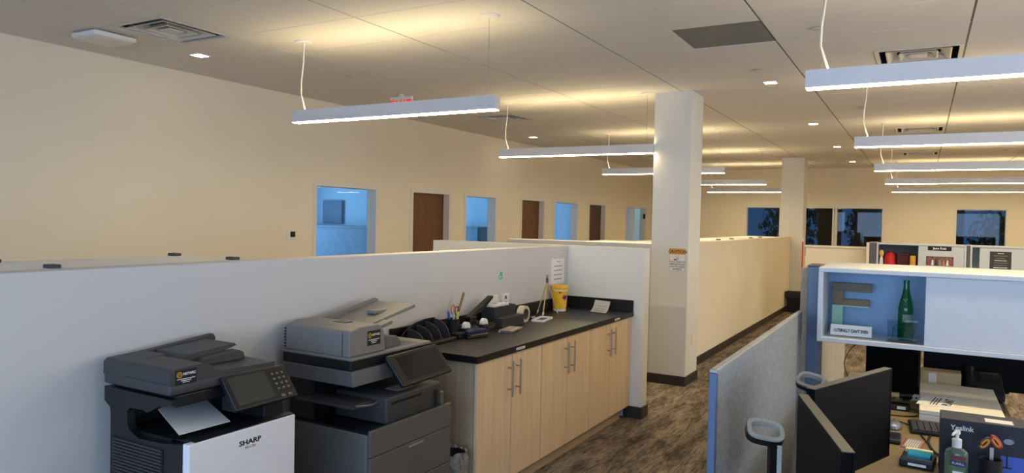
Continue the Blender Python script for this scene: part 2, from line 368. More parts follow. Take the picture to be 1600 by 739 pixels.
for x in gx[1:-1]: inst('main_grid_bar', 'maintee', lambda: box(B(), -0.006, 0.006, gy[1], YF, 0, 0.03), M['tee_dark'], ceil, (x, 0, ZC+0.003))
for y in gy[1:-1]: inst('cross_grid_bar', 'crosstee', lambda: box(B(), XL, gx[-2], -0.0025, 0.0025, 0, 0.02), M['tee'], ceil, (0, y, ZC+0.0015))
x0, x1, y0, y1 = holes[grey_cell]
sub('grey_ceiling_tile', box(B(), x0, x1, y0, y1, ZC+0.004, ZC+0.02), M['greypanel'], ceil)

def ceiling_vent(cell, label):
    x0, x1, y0, y1 = holes[cell]; cx, cy = (x0+x1)/2, (y0+y1)/2; h = (y1-y0)/2
    t = thing('ceiling_vent', (cx, cy, ZC-0.006), label, 'vent', 'ceiling air vents')
    bm = B()
    for a, b, c, d in ((-.30, .30, -h, -h+.03), (-.30, .30, h-.03, h), (-.30, -.27, -h+.03, h-.03), (.27, .30, -h+.03, h-.03)):
        box(bm, cx+a, cx+b, cy+c, cy+d, ZC-0.006, ZC+0.015)
    sub('frame', bm, M['ventm'], t)
    bm = B(); box(bm, cx-.285, cx+.285, cy-.285, cy+.285, ZC+0.13, ZC+0.14)
    for s in (-1, 1):
        box(bm, cx+s*.285-.004, cx+s*.285+.004, cy-.285, cy+.285, ZC+0.01, ZC+0.135); box(bm, cx-.285, cx+.285, cy+s*.285-.004, cy+s*.285+.004, ZC+0.01, ZC+0.135)
    sub('duct_box', bm, M['ventd'], t)
    for ro, ri, zo, zi in ((0.225, 0.165, ZC-0.004, ZC+0.05), (0.135, 0.085, ZC-0.004, ZC+0.05)):
        bm = B()
        A = [bm.verts.new((cx+sx*q, cy+sy*q, z)) for q, z in ((ro, zo), (ri, zi), (ri-0.012, zi), (ro-0.012, zo-0.001)) for sx, sy in ((-1, -1), (1, -1), (1, 1), (-1, 1))]
        for L in range(4):
            for k in range(4): bm.faces.new((A[L*4+k], A[L*4+(k+1) % 4], A[((L+1) % 4)*4+(k+1) % 4], A[((L+1) % 4)*4+k]))
        bmesh.ops.recalc_face_normals(bm, faces=bm.faces)
        sub('louver_ring', bm, M['ventm'], t)
    sub('centre_plate', box(B(), cx-.06, cx+.06, cy-.06, cy+.06, ZC-0.004, ZC+0.006, 0.003), M['ventm'], t)
    bm = B()
    for s in (-1, 1): tube(bm, [(cx-.2, cy+s*.2, ZC+0.02), (cx, cy, ZC+.03), (cx+.2, cy-s*.2, ZC+0.02)], 0.006)
    sub('cross_brace', bm, M['ventm'], t)
VL = {'a': 'square four-way ceiling vent above the long wall, beside the white access point', 'b': 'square ceiling vent by the long wall, just past the first hanging light bar',
      'c': 'small distant ceiling vent by the long wall, near the tall column top', 'd': 'bright square ceiling vent half hidden behind the large cubicle light bar',
      'e': 'square ceiling vent showing above the second cubicle light bar', 'f': 'small square ceiling vent above the third cubicle light bar'}
for c, nm in vent_cells.items(): ceiling_vent(c, VL[nm])
# downlights
DLL = ['square recessed downlight near the long wall, beside the big ceiling vent', 'square recessed downlight by the long wall beyond the second vent',
       'square recessed downlight just past the tall column top, largest over the corridor', 'square recessed downlight over the corridor, second past the column',
       'square recessed downlight over the corridor, third past the column', 'square recessed downlight over the corridor, last before the far wall']
for (x, y), l in zip(((-5.47, 4.10), (-5.61, 10.52), (-1.30, 7.23), (-1.30, 10.37), (-1.30, 13.46), (-1.30, 16.66)), DLL):
    t = thing('downlight', (x, y, ZC-0.004), l, 'downlight', 'recessed downlights')
    bm = B(); s = 0.065
    for a, b, c, d in ((-s, s, -s, -s+.012), (-s, s, s-.012, s), (-s, -s+.012, -s+.012, s-.012), (s-.012, s, -s+.012, s-.012)): box(bm, x+a, x+b, y+c, y+d, ZC-0.004, ZC)
    sub('trim_ring', bm, M['white'], t)
    sub('lens', box(B(), x-s+.012, x+s-.012, y-s+.012, y+s-.012, ZC-0.003, ZC-0.0005), M['downl'], t)
for x, y, l in ((-0.67, 5.36, 'round sprinkler cover on the ceiling beside the cubicle light bar cord'), (-1.305, 6.60, 'round sprinkler cover on the ceiling near the grey panel'),
                (-0.65, 9.10, 'small round sprinkler cover above the second cubicle light bar cord'), (-4.90, 5.34, 'round sprinkler cover on the ceiling above the first hanging light bar'),
                (1.20, 14.9, 'round sprinkler cover above the third cubicle light bar')):
    t = thing('sprinkler_cover', (x, y, ZC-0.012), l, 'sprinkler', 'sprinkler covers')
    sub('cover_plate', lathe(B(), [(0.035, 0.0), (0.04, 0.004), (0.04, 0.007)], (x, y, ZC-0.012)), M['ventm'], t, True)
    sub('collar', lathe(B(), [(0.028, 0.007), (0.03, 0.012)], (x, y, ZC-0.012)), M['tee_dark'], t, True)
# wireless access point
t = thing('access_point', (-5.52, 3.30, ZC-0.055), 'white wireless access point on the ceiling beside the big vent', 'access point')
bm = box(B(), -5.70, -5.36, 3.13, 3.47, ZC-0.052, ZC-0.012, 0.035, 4); sub('shell', bm, M['white'], t, True)
sub('mount_plate', box(B(), -5.62, -5.44, 3.21, 3.39, ZC-0.013, ZC), M['p_light'], t)
# exit sign, mostly behind the first light bar
t = thing('exit_sign', (-5.05, 6.35, 2.80), 'red exit sign hanging from the ceiling behind the first light bar', 'exit sign')
sub('sign_body', box(B(), -5.20, -4.90, 6.335, 6.365, 2.83, 3.02, 0.006), M['white'], t)
M['red'] = mat('exit_red', (214, 40, 44), 0.4, emit=0.6)
text('lettering', 'EXIT', 0.15, M['red'], t, FACE_S((-5.05, 6.334, 2.925)), bold=0.002)
sub('stem', box(B(), -5.07, -5.03, 6.335, 6.365, 3.02, ZC), M['white'], t)

# ---------------------------------------------------------------- hanging light bars
def diffuser(name, x0, x1, y0, y1, z0, z1, m, parent, up):
    o = sub(name, box(B(), x0, x1, y0, y1, z0, z1), M['white'], parent); o.data.materials.append(m)
    for p in o.data.polygons:
        if (up and p.normal.z > 0.5) or (not up and p.normal.z < 0.5): p.material_index = 1
    return o
def light_bar(x0, x1, y, label, group, mdn):
    z0, z1 = 2.42, 2.512; hw = 0.036
    t = thing('hanging_light_bar', ((x0+x1)/2, y, z0), label, 'light', group)
    bm = B(); box(bm, x0+.004, x1-.004, y-hw, y-hw+.006, z0, z1); box(bm, x0+.004, x1-.004, y+hw-.006, y+hw, z0, z1)
    sub('housing', bm, M['alum'], t)
    for a in (x0, x1-0.004): sub('end_cap', box(B(), a, a+0.004, y-hw, y+hw, z0, z1), M['alum'], t)
    diffuser('lower_diffuser', x0+.004, x1-.004, y-hw+.006, y+hw-.006, z0-0.006, z0+.012, mdn, t, False)
    diffuser('upper_diffuser', x0+.004, x1-.004, y-hw+.006, y+hw-.006, z1-.030, z1-.018, M['lampup'], t, True)
    for i, cx in enumerate((x0+0.075, x1-0.075)):
        sub('canopy', lathe(B(), [(0.058, 0.0), (0.066, 0.006), (0.066, 0.014)], (cx, y, ZC-0.014)), M['white'], t, True)
        sub('cable', tube(B(), [(cx, y, ZC-0.014), (cx, y, z1-0.02)], 0.0012, 6), M['wire'], t)
        if i == 0:
            p = [(cx+.012, y, ZC-.014), (cx+.010, y-.004, 2.88), (cx-.006, y-.006, 2.74), (cx-.008, y-.004, 2.64), (cx+.03, y, 2.52), (cx+.035, y, z1-.03)]
            sub('power_cord', tube(B(), p, 0.0055, 8), M['cablew'], t, True)
ROWS = [4.13, 7.33, 10.48, 13.65, 16.8]
nth = ['first', 'second', 'third', 'fourth', 'fifth']
for k, y in enumerate(ROWS):
    light_bar(-4.345, -2.48, y, 'short hanging light bar, %s along the row nearer the long wall%s' % (nth[k], ', above the printers' if k == 0 else ''), 'light bars beside the long wall', M['lampdn2'])
    light_bar(-0.56, 3.10, y, 'long hanging light bar, %s along the row above the cubicles%s' % (nth[k], ', largest of them' if k == 0 else ''), 'light bars over the cubicles', M['lampdn'])

# ---------------------------------------------------------------- half walls and columns
HW = 1.465
struct('wall_counter', box(B(), -2.89, -2.77, -1.2, 5.913, 0, HW, 0.004, 1), M['halfwall'])
struct('wall_counter_end', box(B(), -4.27, -2.05, 5.913, 6.05, 0, HW, 0.004, 1), M['column'])
struct('wall_cubicle_back', box(B(), -4.24, -2.478, 7.35, 7.47, 0, HW, 0.004, 1), M['halfwall'])
struct('wall_corridor', box(B(), -2.41, -2.29, 7.79, 15.4, 0, HW, 0.004, 1), M['wall'])
struct('wall_aisle', box(B(), -1.56, -0.70, 12.0, 12.12, 0, 1.36), M['wall'])
struct('trim_1', box(B(), -1.58, -0.68, 11.975, 12.145, 1.36, 1.389, 0.003, 1), M['wall'])
struct('column_1', box(B(), -2.478, -2.085, 7.35, 7.79, 0, ZC), M['column'])
struct('column_2', box(B(), -2.50, -2.07, 15.4, 15.84, 0, ZC), M['column'])
def base(name, x0, x1, y0, y1): struct(name, box(B(), x0, x1, y0, y1, 0, 0.10, 0.003, 1), M['basebd'])
base('baseboard_counter_end', -2.209, -2.038, 5.900, 6.062); base('baseboard_column_1', -2.49, -2.073, 7.338, 7.802)
base('baseboard_column_2', -2.512, -2.058, 15.388, 15.852); base('baseboard_corridor', -2.29, -2.278, 7.802, 15.388)
base('baseboard_aisle', -1.57, -0.70, 11.988, 12.0)
base('baseboard_counter', -2.77, -2.758, -1.2, 3.42)

# ---------------------------------------------------------------- base cabinets and counter
CX = -2.155                      # door face
cab_labels = ['pale oak base cabinet beside the grey copier, first under the black counter', 'pale oak base cabinet in the middle under the black counter', 'pale oak base cabinet under the black counter, against the white partition']
for k in range(3):
    y0 = 3.432 + 0.798*k; y1 = y0 + 0.798
    t = thing('base_cabinet', ((CX-2.75)/2, (y0+y1)/2, 0), cab_labels[k], 'cabinet', 'base cabinets under the counter')
    bm = B(); box(bm, -2.745, CX-(0.050 if k else 0.0195), y0, y0+.018, 0.10, 0.876); box(bm, -2.745, CX-0.050, y1-.018, y1, 0.10, 0.876); box(bm, -2.745, CX-0.020, y0+.018, y1-.018, 0.10, 0.118)
    box(bm, -2.745, -2.735, y0+.018, y1-.018, 0.118, 0.876)
    sub('body', bm, M['oakshade'], t)
    bm = box(B(), CX-.050, CX-.0195, y0+.004 if k else y0+.019, y1-.001, 0.108, 0.868); box(bm, CX-.0195, CX-.003, y0+.3961, y0+.4019, 0.108, 0.868)
    if k < 2: box(bm, CX-.0195, CX-.003, y1-.0029, y1+.0029, 0.108, 0.868)
    sub('gap_shade', bm, M['counteredge'], t)  # dark backing and fins, added for the shade in the door gaps
    sub('toe_kick', box(B(), -2.745, CX-0.055, y0, y1, 0, 0.10), M['oakshade'], t)
    for d in range(2):
        a = y0 + 0.399*d + 0.0035; b = a + 0.392
        dr = sub('door', box(B(), CX-0.019, CX, a, b, 0.104, 0.872, 0.0015, 1), M['oak'], t)
        hy = b-0.045 if d == 0 else a+0.045
        bm = tube(B(), [(CX+.032, hy, 0.615), (CX+.032, hy, 0.835)], 0.006, 10)
        for z in (0.66, 0.79): tube(bm, [(CX, hy, z), (CX+.032, hy, z)], 0.0045, 8)
        sub('handle', bm, M['steel'], dr, True)
t = tag(obj('filler_panel', box(B(), CX-0.02, CX, 5.828, 5.911, 0.104, 0.872), M['oak']), 'narrow pale oak filler strip between last cabinet and white partition', 'filler panel')
t = thing('countertop', (-2.45, 4.65, 0.876), 'long black laminate countertop with low backsplash along the half wall', 'countertop')
sub('slab', box(B(), -2.769, -2.138, 3.402, 5.911, 0.878, 0.916, 0.002, 1), M['counter'], t)
bm = B(); box(bm, -2.1385, -2.136, 3.4, 5.911, 0.877, 0.9165); box(bm, -2.769, -2.136, 3.3985, 3.4025, 0.877, 0.9165)
sub('edge_band', bm, M['counteredge'], t)
sub('backsplash', box(B(), -2.769, -2.750, 3.402, 5.911, 0.916, 1.015, 0.002, 1), M['counteredge'], t)
sub('side_splash', box(B(), -2.750, -2.138, 5.892, 5.911, 0.916, 1.015, 0.002, 1), M['counteredge'], t)
for y in (3.90, 5.53):
    lb = sub('edge_label', box(B(), -2.136, -2.1352, y-.055, y+.055, 0.888, 0.903), M['paper'], t)
    bm = B()
    for i in range(9): box(bm, -2.1352, -2.1349, y-.045+i*.010, y-.045+i*.010+.006, 0.892, 0.899)
    sub('print', bm, M['inkgrey'], lb)
CT = 0.9165

# ---------------------------------------------------------------- near printer (charcoal with white front)
t = thing('printer', (-2.46, 1.87, 0), 'charcoal multifunction printer with white front door and angled keypad', 'printer')
YN, YF1 = 1.625, 2.115
sub('stand', box(B(), -2.66, -2.24, YN+.01, YF1-.01, 0.0, 0.44, 0.006), M['p_black'], t)
dw = sub('paper_drawer', box(B(), -2.24, -2.215, YN+.01, YF1-.01, 0.05, 0.43, 0.006), M['p_dark'], t)
sub('drawer_grip', box(B(), -2.216, -2.208, YN+.14, YF1-.14, 0.33, 0.36, 0.003), M['p_black'], dw)
# lower body with the side profile: rises at the back up to the scanner, output cavity in front
prof = [(-2.665, 0.44), (-2.24, 0.44), (-2.24, 0.872), (-2.34, 0.858), (-2.49, 0.852), (-2.545, 0.875), (-2.56, 0.90), (-2.56, 0.945), (-2.545, 0.957), (-2.47, 0.962), (-2.44, 0.955), (-2.38, 0.985), (-2.30, 1.0), (-2.30, 1.02), (-2.705, 1.02), (-2.705, 0.965), (-2.67, 0.945), (-2.665, 0.92)]
sub('body_side', prism(B(), prof, 'y', YN, YN+0.03), M['p_black'], t)
inner = [(-2.665, 0.44), (-2.24, 0.44), (-2.24, 0.868), (-2.62, 0.868), (-2.62, 0.985), (-2.665, 0.985)]
sub('body', prism(B(), inner, 'y', YN+.03, YF1), M['p_black'], t)
sub('right_tower', box(B(), -2.62, -2.27, YF1-.10, YF1, 0.868, 1.0, 0.004), M['p_black'], t)
sub('scanner_bed', box(B(), -2.70, -2.315, YN+.03, YF1, 0.985, 1.028, 0.004), M['p_black'], t)
# lid: tall feeder half and lower flat half
lid = sub('scanner_lid', box(B(), -2.705, -2.305, YN-.005, YF1-.01, 1.032, 1.075, 0.010, 3), M['p_dark'], t, True)
pr = [(YN-.005, 1.075), (YN-.005, 1.115), (YN+.01, 1.128), (1.76, 1.132), (1.785, 1.122), (1.815, 1.098), (1.84, 1.092), (2.10, 1.084), (2.10, 1.07), (YN, 1.07)]
bm = prism(B(), pr, 'x', -2.56, -2.305); sub('feeder_cover', bm, M['p_dark'], t)
pr2 = [(YN-.005, 1.07), (YN-.005, 1.115), (YN+.01, 1.128), (1.78, 1.135), (1.80, 1.11), (1.80, 1.07)]
sub('feeder_housing', prism(B(), pr2, 'x', -2.705, -2.56), M['p_dark'], t)
sub('feeder_wall', prism(B(), [(1.78, 1.07), (1.78, 1.135), (2.09, 1.165), (2.10, 1.15), (2.10, 1.07)], 'x', -2.705, -2.675, 0.003), M['p_dark'], t)
bm = B(); prism(bm, [(1.79, 1.10), (1.82, 1.135), (2.04, 1.150), (2.05, 1.140), (1.82, 1.085)], 'x', -2.67, -2.48)
sub('input_tray', bm, M['p_mid'], t)
sub('tray_guide', prism(B(), [(1.82, 1.09), (1.86, 1.118), (2.02, 1.130), (2.05, 1.118), (2.06, 1.088)], 'x', -2.478, -2.435, 0.003), M['p_mid'], t)
# louvers on the visible side
lv = sub('vent_panel', box(B(), -2.645, -2.345, YN-.002, YN+.001, 0.70, 0.838), M['p_black'], t)
for i in range(11):
    sub('louver', box(B(), -2.640, -2.350, YN-.006, YN-.001, 0.706+i*.0122, 0.706+i*.0122+.005), M['p_dark'], lv)
# sheet of paper in the output
P = [(-2.585, 1.76, 0.925), (-2.595, 1.975, 0.925), (-2.28, 1.86, 0.895), (-2.285, 1.645, 0.895)]
# white door
fd = sub('front_door', box(B(), -2.24, -2.205, YN, YF1+.005, 0.455, 0.876, 0.006), M['p_white'], t)
sub('top_ledge', prism(B(), [(-2.34, 0.858), (-2.34, 0.866), (-2.235, 0.882), (-2.21, 0.880), (-2.21, 0.870), (-2.24, 0.868)], 'y', YN+.03, YF1), M['p_black'], t)
text('maker_lettering', 'SHARP', 0.026, M['ink'], fd, FACE_E((-2.2045, 1.892, 0.822)), bold=0.0008, sx=1.35)
text('model_lettering', 'MX-C301', 0.013, M['inkgrey'], fd, FACE_E((-2.2045, 1.893, 0.802)))
# control panel, tilted up
PM = frame_M((-2.255, 1.975, 1.005), (0, 1, 0), (-0.62, 0, 0.785))
cp = sub('control_panel', xf(box(B(), -.150, .155, -.075, .075, -.012, .012, 0.006), PM), M['p_black'], t)
sub('screen', xf(box(B(), -.132, .045, -.058, .060, .012, .0135), PM), M['screen2'], cp)
for i in range(4):
    for j in range(3):
        sub('key', xf(box(B(), .070+j*.025, .083+j*.025, .034-i*.022, .043-i*.022, .012, .0155, 0.002, 1), PM), M['key'], cp)
for j in range(2): sub('key', xf(box(B(), .072+j*.034, .092+j*.034, -.066, -.054, .012, .0155, 0.002, 1), PM), M['key'], cp)
sub('panel_neck', box(B(), -2.33, -2.26, 1.86, 2.09, 0.93, 1.03, 0.004), M['p_black'], t)
def sticker(parent, x, y0, y1, z0, z1):
    s = sub('dealer_sticker', box(B(), x, x+.0008, y0, y1, z0, z1), M['ink'], parent); w = y1-y0; h = z1-z0; xx = x+.0008
    bm = B(); cy, cz, R = y0+w*.18, z0+h*.68, w*.125
    for k in range(6):
        a = k*math.pi/3; c = (xx+.0004, cy+R*.62*math.cos(a), cz+R*.62*math.sin(a)); pts = [(c[0], c[1]+R*.34*math.cos(q*math.pi/4), c[2]+R*.34*math.sin(q*math.pi/4)) for q in range(9)]
        tube(bm, pts, .0009, 5)
    tube(bm, [(xx+.0004, cy+R*math.cos(q*math.pi/8), cz+R*math.sin(q*math.pi/8)) for q in range(17)], .001, 5)
    sub('emblem', bm, M['gold'], s)
    text('name_lettering', 'NETWEC', w*.15, M['whiteink'], s, FACE_E((xx, y0+w*.66, z0+h*.70)), bold=0.0004, extrude=.0002)
    for i, ln in enumerate((0.86, 0.5, 0.34)):
        sub('print_line', box(B(), xx, xx+.0003, y0+w*(.5-ln/2), y0+w*(.5+ln/2), z0+h*(.36-i*.11), z0+h*(.36-i*.11)+h*.045), M['whiteink'], s)
sticker(t, -2.3045, 1.642, 1.728, 1.068, 1.122)
pt = bpy.data.meshes.new('x')
bm = B(); V = [bm.verts.new(p) for p in P]; V2 = [bm.verts.new((p[0], p[1], p[2]-.0015)) for p in P]
bm.faces.new(V); bm.faces.new(V2[::-1])
for i in range(4): bm.faces.new((V[i], V2[i], V2[(i+1) % 4], V[(i+1) % 4]))
bmesh.ops.recalc_face_normals(bm, faces=bm.faces)
bpy.data.meshes.remove(pt)
tag(obj('paper_sheet', bm, M['paper']), 'white sheet of paper lying in the output of the white-fronted printer', 'paper')

# ---------------------------------------------------------------- second copier (grey)
t = thing('copier', (-2.43, 2.84, 0), 'tall grey office copier with tilted touch screen beside the counter', 'copier')
Y0, Y1 = 2.515, 3.165
sub('body', box(B(), -2.66, -2.165, Y0, Y1, 0.02, 0.695, 0.012, 3), M['p_base'], t, True)
sub('deck', box(B(), -2.66, -2.160, Y0+.005, Y1-.005, 0.690, 0.702, 0.003), M['p_black'], t)
fp = sub('front_door', box(B(), -2.165, -2.145, Y0+.004, Y1-.002, 0.590, 0.712, 0.004), M['p_base'], t)
text('maker_lettering', 'SHARP', 0.02, mat('bronze_ink', (120, 96, 78), 0.5), fp, FACE_E((-2.1445, 2.90, 0.672)), bold=0.0005, sx=1.3)
for i, (a, b) in enumerate(((0.40, 0.586), (0.21, 0.396), (0.03, 0.206))):
    d = sub('paper_drawer', box(B(), -2.165, -2.146, Y0+.004, Y1-.002, a, b, 0.004), M['p_base'], t)
    sub('drawer_grip', box(B(), -2.147, -2.142, 2.80, 2.92, b-.022, b-.012, 0.002), M['silver'], d)
sub('rear_tower', box(B(), -2.68, -2.52, Y0+.02, Y1-.02, 0.70, 0.90, 0.006), M['p_black'], t)
sub('inner_recess', box(B(), -2.52, -2.36, Y0+.30, Y1-.02, 0.70, 0.90), M['p_black'], t)
bm = prism(B(), [(2.50, 0.800), (2.50, 0.812), (2.56, 0.822), (2.85, 0.800), (2.85, 0.775)], 'x', -2.62, -2.24, 0.003)
ot = sub('output_tray', bm, M['p_dark'], t)
bm = tube(B(), [(-2.238, 2.52, .815), (-2.225, 2.55, .812), (-2.220, 2.60, .806), (-2.225, 2.65, .806), (-2.238, 2.68, .808)], 0.006, 6); sub('tray_rim', bm, M['p_side'], ot, True)
fin = sub('finisher_unit', box(B(), -2.50, -2.170, 2.66, 3.10, 0.704, 0.835, 0.012, 3), M['p_dark'], t, True)
sub('finisher_slot', box(B(), -2.171, -2.168, 2.69, 2.93, 0.795, 0.806), M['p_black'], fin)
sub('finisher_label', box(B(), -2.30, -2.215, 2.80, 2.92, 0.835, 0.8362), M['keyp'], fin)
sub('finisher_hinge', box(B(), -2.172, -2.160, 3.04, 3.06, 0.72, 0.80, 0.003), M['p_black'], fin)
sub('scanner_body', prism(B(), [(-2.72, 0.900), (-2.25, 0.900), (-2.262, 0.970), (-2.72, 0.972)], 'y', Y0, 2.82, 0.004), M['p_side'], t)
sub('scanner_body_rear', box(B(), -2.72, -2.36, 2.82, 3.12, 0.900, 0.972, 0.004), M['p_dark'], t)
sub('scanner_band', box(B(), -2.715, -2.275, Y0+.006, 3.11, 0.972, 1.022, 0.005), M['p_black'], t)
lid = sub('scanner_lid', box(B(), -2.725, -2.262, Y0, 3.13, 1.018, 1.034, 0.005), M['p_light'], t)
adf = sub('document_feeder', prism(B(), [(Y0, 1.034), (Y0, 1.148), (Y0+.015, 1.156), (2.60, 1.170), (2.73, 1.168), (2.765, 1.130), (2.775, 1.034)], 'x', -2.70, -2.28, 0.006), M['p_light'], t)
for i in range(7): sub('vent_slot', box(B(), -2.700, -2.685, Y0-.001, Y0+.002, 1.045+i*.0145, 1.052+i*.0145), M['p_black'], adf)
sub('cover_seam', box(B(), -2.3225, -2.3195, Y0-.001, Y0+.002, 1.036, 1.146), M['p_black'], adf)
sub('feeder_window', prism(B(), [(2.64, 1.1665), (2.64, 1.1715), (2.69, 1.1725), (2.69, 1.1665)], 'x', -2.50, -2.42), M['p_black'], adf)
trm = prism(B(), [(2.70, 1.118), (2.70, 1.130), (3.16, 1.215), (3.175, 1.205), (3.165, 1.195)], 'x', -2.66, -2.40, 0.003)
dt = sub('document_tray', trm, M['p_light'], t)
sub('tray_fence', prism(B(), [(2.70, 1.13), (2.72, 1.165), (3.14, 1.235), (3.17, 1.225), (3.16, 1.20)], 'x', -2.672, -2.660, 0.002), M['p_light'], dt)
sub('tray_front_guide', prism(B(), [(2.74, 1.115), (2.74, 1.128), (2.90, 1.160), (2.915, 1.150), (2.90, 1.14)], 'x', -2.40, -2.345, 0.002), M['p_light'], dt)
sub('paper_guide', box(B(), -2.54, -2.48, 2.93, 3.03, 1.178, 1.195, 0.003), M['p_light'], dt)
sub('tray_support', prism(B(), [(2.775, 1.034), (2.775, 1.10), (2.90, 1.085), (2.93, 1.06), (2.94, 1.034)], 'x', -2.64, -2.31, 0.004), M['p_side'], t)
PM = frame_M((-2.19, 2.935, 0.945), (0, 1, 0.02), (-0.66, 0, 0.75))
cp = sub('control_panel', xf(box(B(), -.205, .205, -.088, .088, -.014, .012, 0.008), PM), M['p_black'], t)
sub('screen', xf(box(B(), -.150, .175, -.066, .066, .012, .0132), PM), M['screen'], cp)
sub('panel_neck', box(B(), -2.30, -2.21, 2.80, 3.06, 0.90, 0.96, 0.005), M['p_black'], t)
sub('side_fin', box(B(), -2.20, -2.17, 3.10, 3.13, 0.705, 0.775, 0.004), M['p_side'], t)
sticker(t, -2.2795, 2.640, 2.735, 1.072, 1.142)

# small bin with a liner between copier and cabinet
t = thing('waste_bin', (-2.22, 3.285, 0), 'small black waste bin with clear liner between copier and cabinet', 'waste bin')
bm = lathe(B(), [(0.075, 0.0), (0.095, 0.385), (0.099, 0.39), (0.095, 0.392), (0.090, 0.385), (0.07, 0.01)], (-2.235, 3.285, 0), 20); sub('body', bm, M['black'], t, True)
M['liner'] = mat('bin_liner', (176, 172, 160), 0.25, alpha=0.55, var=0.2, scale=30, bump=0.6)
bm = B(); n_ = 40; R0 = []
for zz, rr in ((0.40, 0.088), (0.412, 0.100), (0.36, 0.108), (0.29, 0.106)):
    R0.append([bm.verts.new((-2.235+(rr+random.uniform(-.006, .006))*math.cos(2*math.pi*k/n_), 3.285+(rr+random.uniform(-.006, .006))*math.sin(2*math.pi*k/n_), zz+random.uniform(-.012, .012))) for k in range(n_)])
for i in range(3):
    for k in range(n_): bm.faces.new((R0[i][k], R0[i][(k+1) % n_], R0[i+1][(k+1) % n_], R0[i+1][k]))
sub('liner', bm, M['liner'], t)

# ---------------------------------------------------------------- things on the counter
t = thing('file_sorter', (-2.63, 3.60, CT), 'black desktop file sorter with curved dividers beside the copier', 'file sorter')
sub('tray', box(B(), -2.71, -2.545, 3.44, 3.80, CT, CT+.022, 0.004), M['black'], t)
bk = [(3.44, CT+.02), (3.44, CT+.055), (3.50, CT+.095), (3.58, CT+.122), (3.68, CT+.135), (3.78, CT+.135), (3.78, CT+.02)]
sub('back_panel', prism(B(), bk, 'x', -2.712, -2.704), M['black'], t)
for i, y in enumerate((3.49, 3.58, 3.67, 3.76)):
    pts = [(-2.70, CT+.02)] + [(-2.70+.125*math.sin(a), CT+.02+(.075+.012*i)*math.cos(a)) for a in [k*math.pi/2/8 for k in range(9)]]
    sub('divider', prism(B(), pts, 'y', y, y+.006), M['p_mid'], t)
t = thing('pen_cup', (-2.655, 3.915, CT), 'black mesh pen cup standing behind the blue stapler', 'pen cup')
bm = lathe(B(), [(0.040, 0), (0.042, 0.115), (0.038, 0.115), (0.036, 0.01)], (-2.655, 3.915, CT), 18); sub('cup', bm, M['blackm'], t, True)
sub('side_tray', box(B(), -2.615, -2.545, 3.83, 3.93, CT, CT+.035, 0.006), M['blackm'], t)
def pen(name, base_, top, rad, m, label, cat='pen', group='pens in the black cup'):
    b = Vector(base_); tp = Vector(top); d = (tp-b)
    t = thing(name, base_, label, cat, group)
    sub('barrel', tube(B(), [b, b+d*.6], rad, 8), m, t, True); sub('cap', tube(B(), [b+d*.6, b+d*.94, tp], [rad*1.2, rad*1.2, rad*.7], 8), m, t, True)
M['penblue'] = mat('blue_pen', (58, 86, 168), 0.4); M['penlb'] = mat('pale_blue_pen', (176, 200, 226), 0.4); M['penyel'] = mat('yellow_marker', (214, 208, 70), 0.4)
pen('pen', (-2.662, 3.895, CT+.012), (-2.668, 3.880, CT+.165), .007, M['penblue'], 'dark blue pen standing in the black mesh cup')
pen('pen', (-2.645, 3.905, CT+.012), (-2.640, 3.900, CT+.158), .006, M['penlb'], 'pale blue pen standing in the black mesh cup')
pen('highlighter', (-2.640, 3.925, CT+.012), (-2.630, 3.935, CT+.160), .008, M['penyel'], 'yellow highlighter standing in the black mesh cup', 'highlighter')
M['rulerw'] = mat('wooden_ruler', (142, 112, 78), 0.55, scale=8, stretch=(1, 1, 0.2))
t = thing('ruler', (-2.675, 3.92, CT+.012), 'brown wooden ruler leaning up out of the pen cup', 'ruler')
RM = frame_M((-2.672, 3.925, CT+.012), (0, .883, -.47), (0, .47, .883))
sub('blade', xf(box(B(), -.012, .012, 0, .295, -.002, .002), RM), M['rulerw'], t)
sub('edge_strip', xf(box(B(), .012, .0135, 0, .295, -.001, .001), RM), M['wire'], t)
t = thing('scissors', (-2.655, 3.935, CT+.012), 'scissors with orange and brown handles in the pen cup', 'scissors')
M['orange'] = mat('orange_plastic', (206, 128, 84), 0.4); M['brown'] = mat('brown_plastic', (112, 72, 48), 0.4)
sub('blade', box(B(), -2.661, -2.658, 3.925, 3.940, CT+.012, CT+.12), M['steel'], t)
for dy, mm, dz in ((-.014, M['orange'], .175), (.032, M['brown'], .160)):
    pts = [(-2.660, 3.932+dy+.020*math.cos(a), CT+dz+.030*math.sin(a)) for a in [k*2*math.pi/14 for k in range(15)]]
    hd = sub('handle', tube(B(), pts, .0045, 6), mm, t, True)
def tape_dispenser(x, y, label):
    t = thing('tape_dispenser', (x, y, CT), label, 'tape dispenser', 'tape dispensers on the counter')
    pr = [(y-.075, CT), (y+.085, CT), (y+.085, CT+.045), (y+.07, CT+.05), (y+.03, CT+.028), (y-.01, CT+.026), (y-.035, CT+.055), (y-.07, CT+.05), (y-.075, CT+.03)]
    sub('base', prism(B(), pr, 'x', x-.032, x+.032, 0.004), M['black'], t)
    bm = B(); R = .032; c = (y-.03, CT+.058)
    pts = [(c[0]+R*math.cos(a), c[1]+R*math.sin(a)) for a in [k*2*math.pi/20 for k in range(20)]]
    sub('tape_roll', prism(bm, pts, 'x', x-.014, x+.014), M['paper'], t, True)
    sub('cutter', box(B(), x-.012, x+.012, y+.083, y+.090, CT+.040, CT+.052), M['wire'], t)
tape_dispenser(-2.60, 4.02, 'black tape dispenser with white roll just behind the blue stapler')
tape_dispenser(-2.60, 4.24, 'black tape dispenser with white roll below the raised punch lever')
t = thing('stapler', (-2.50, 3.97, CT), 'dark blue stapler with silver jaw near the counter front', 'stapler')
M['navy'] = mat('navy_plastic', (34, 36, 74), 0.35)
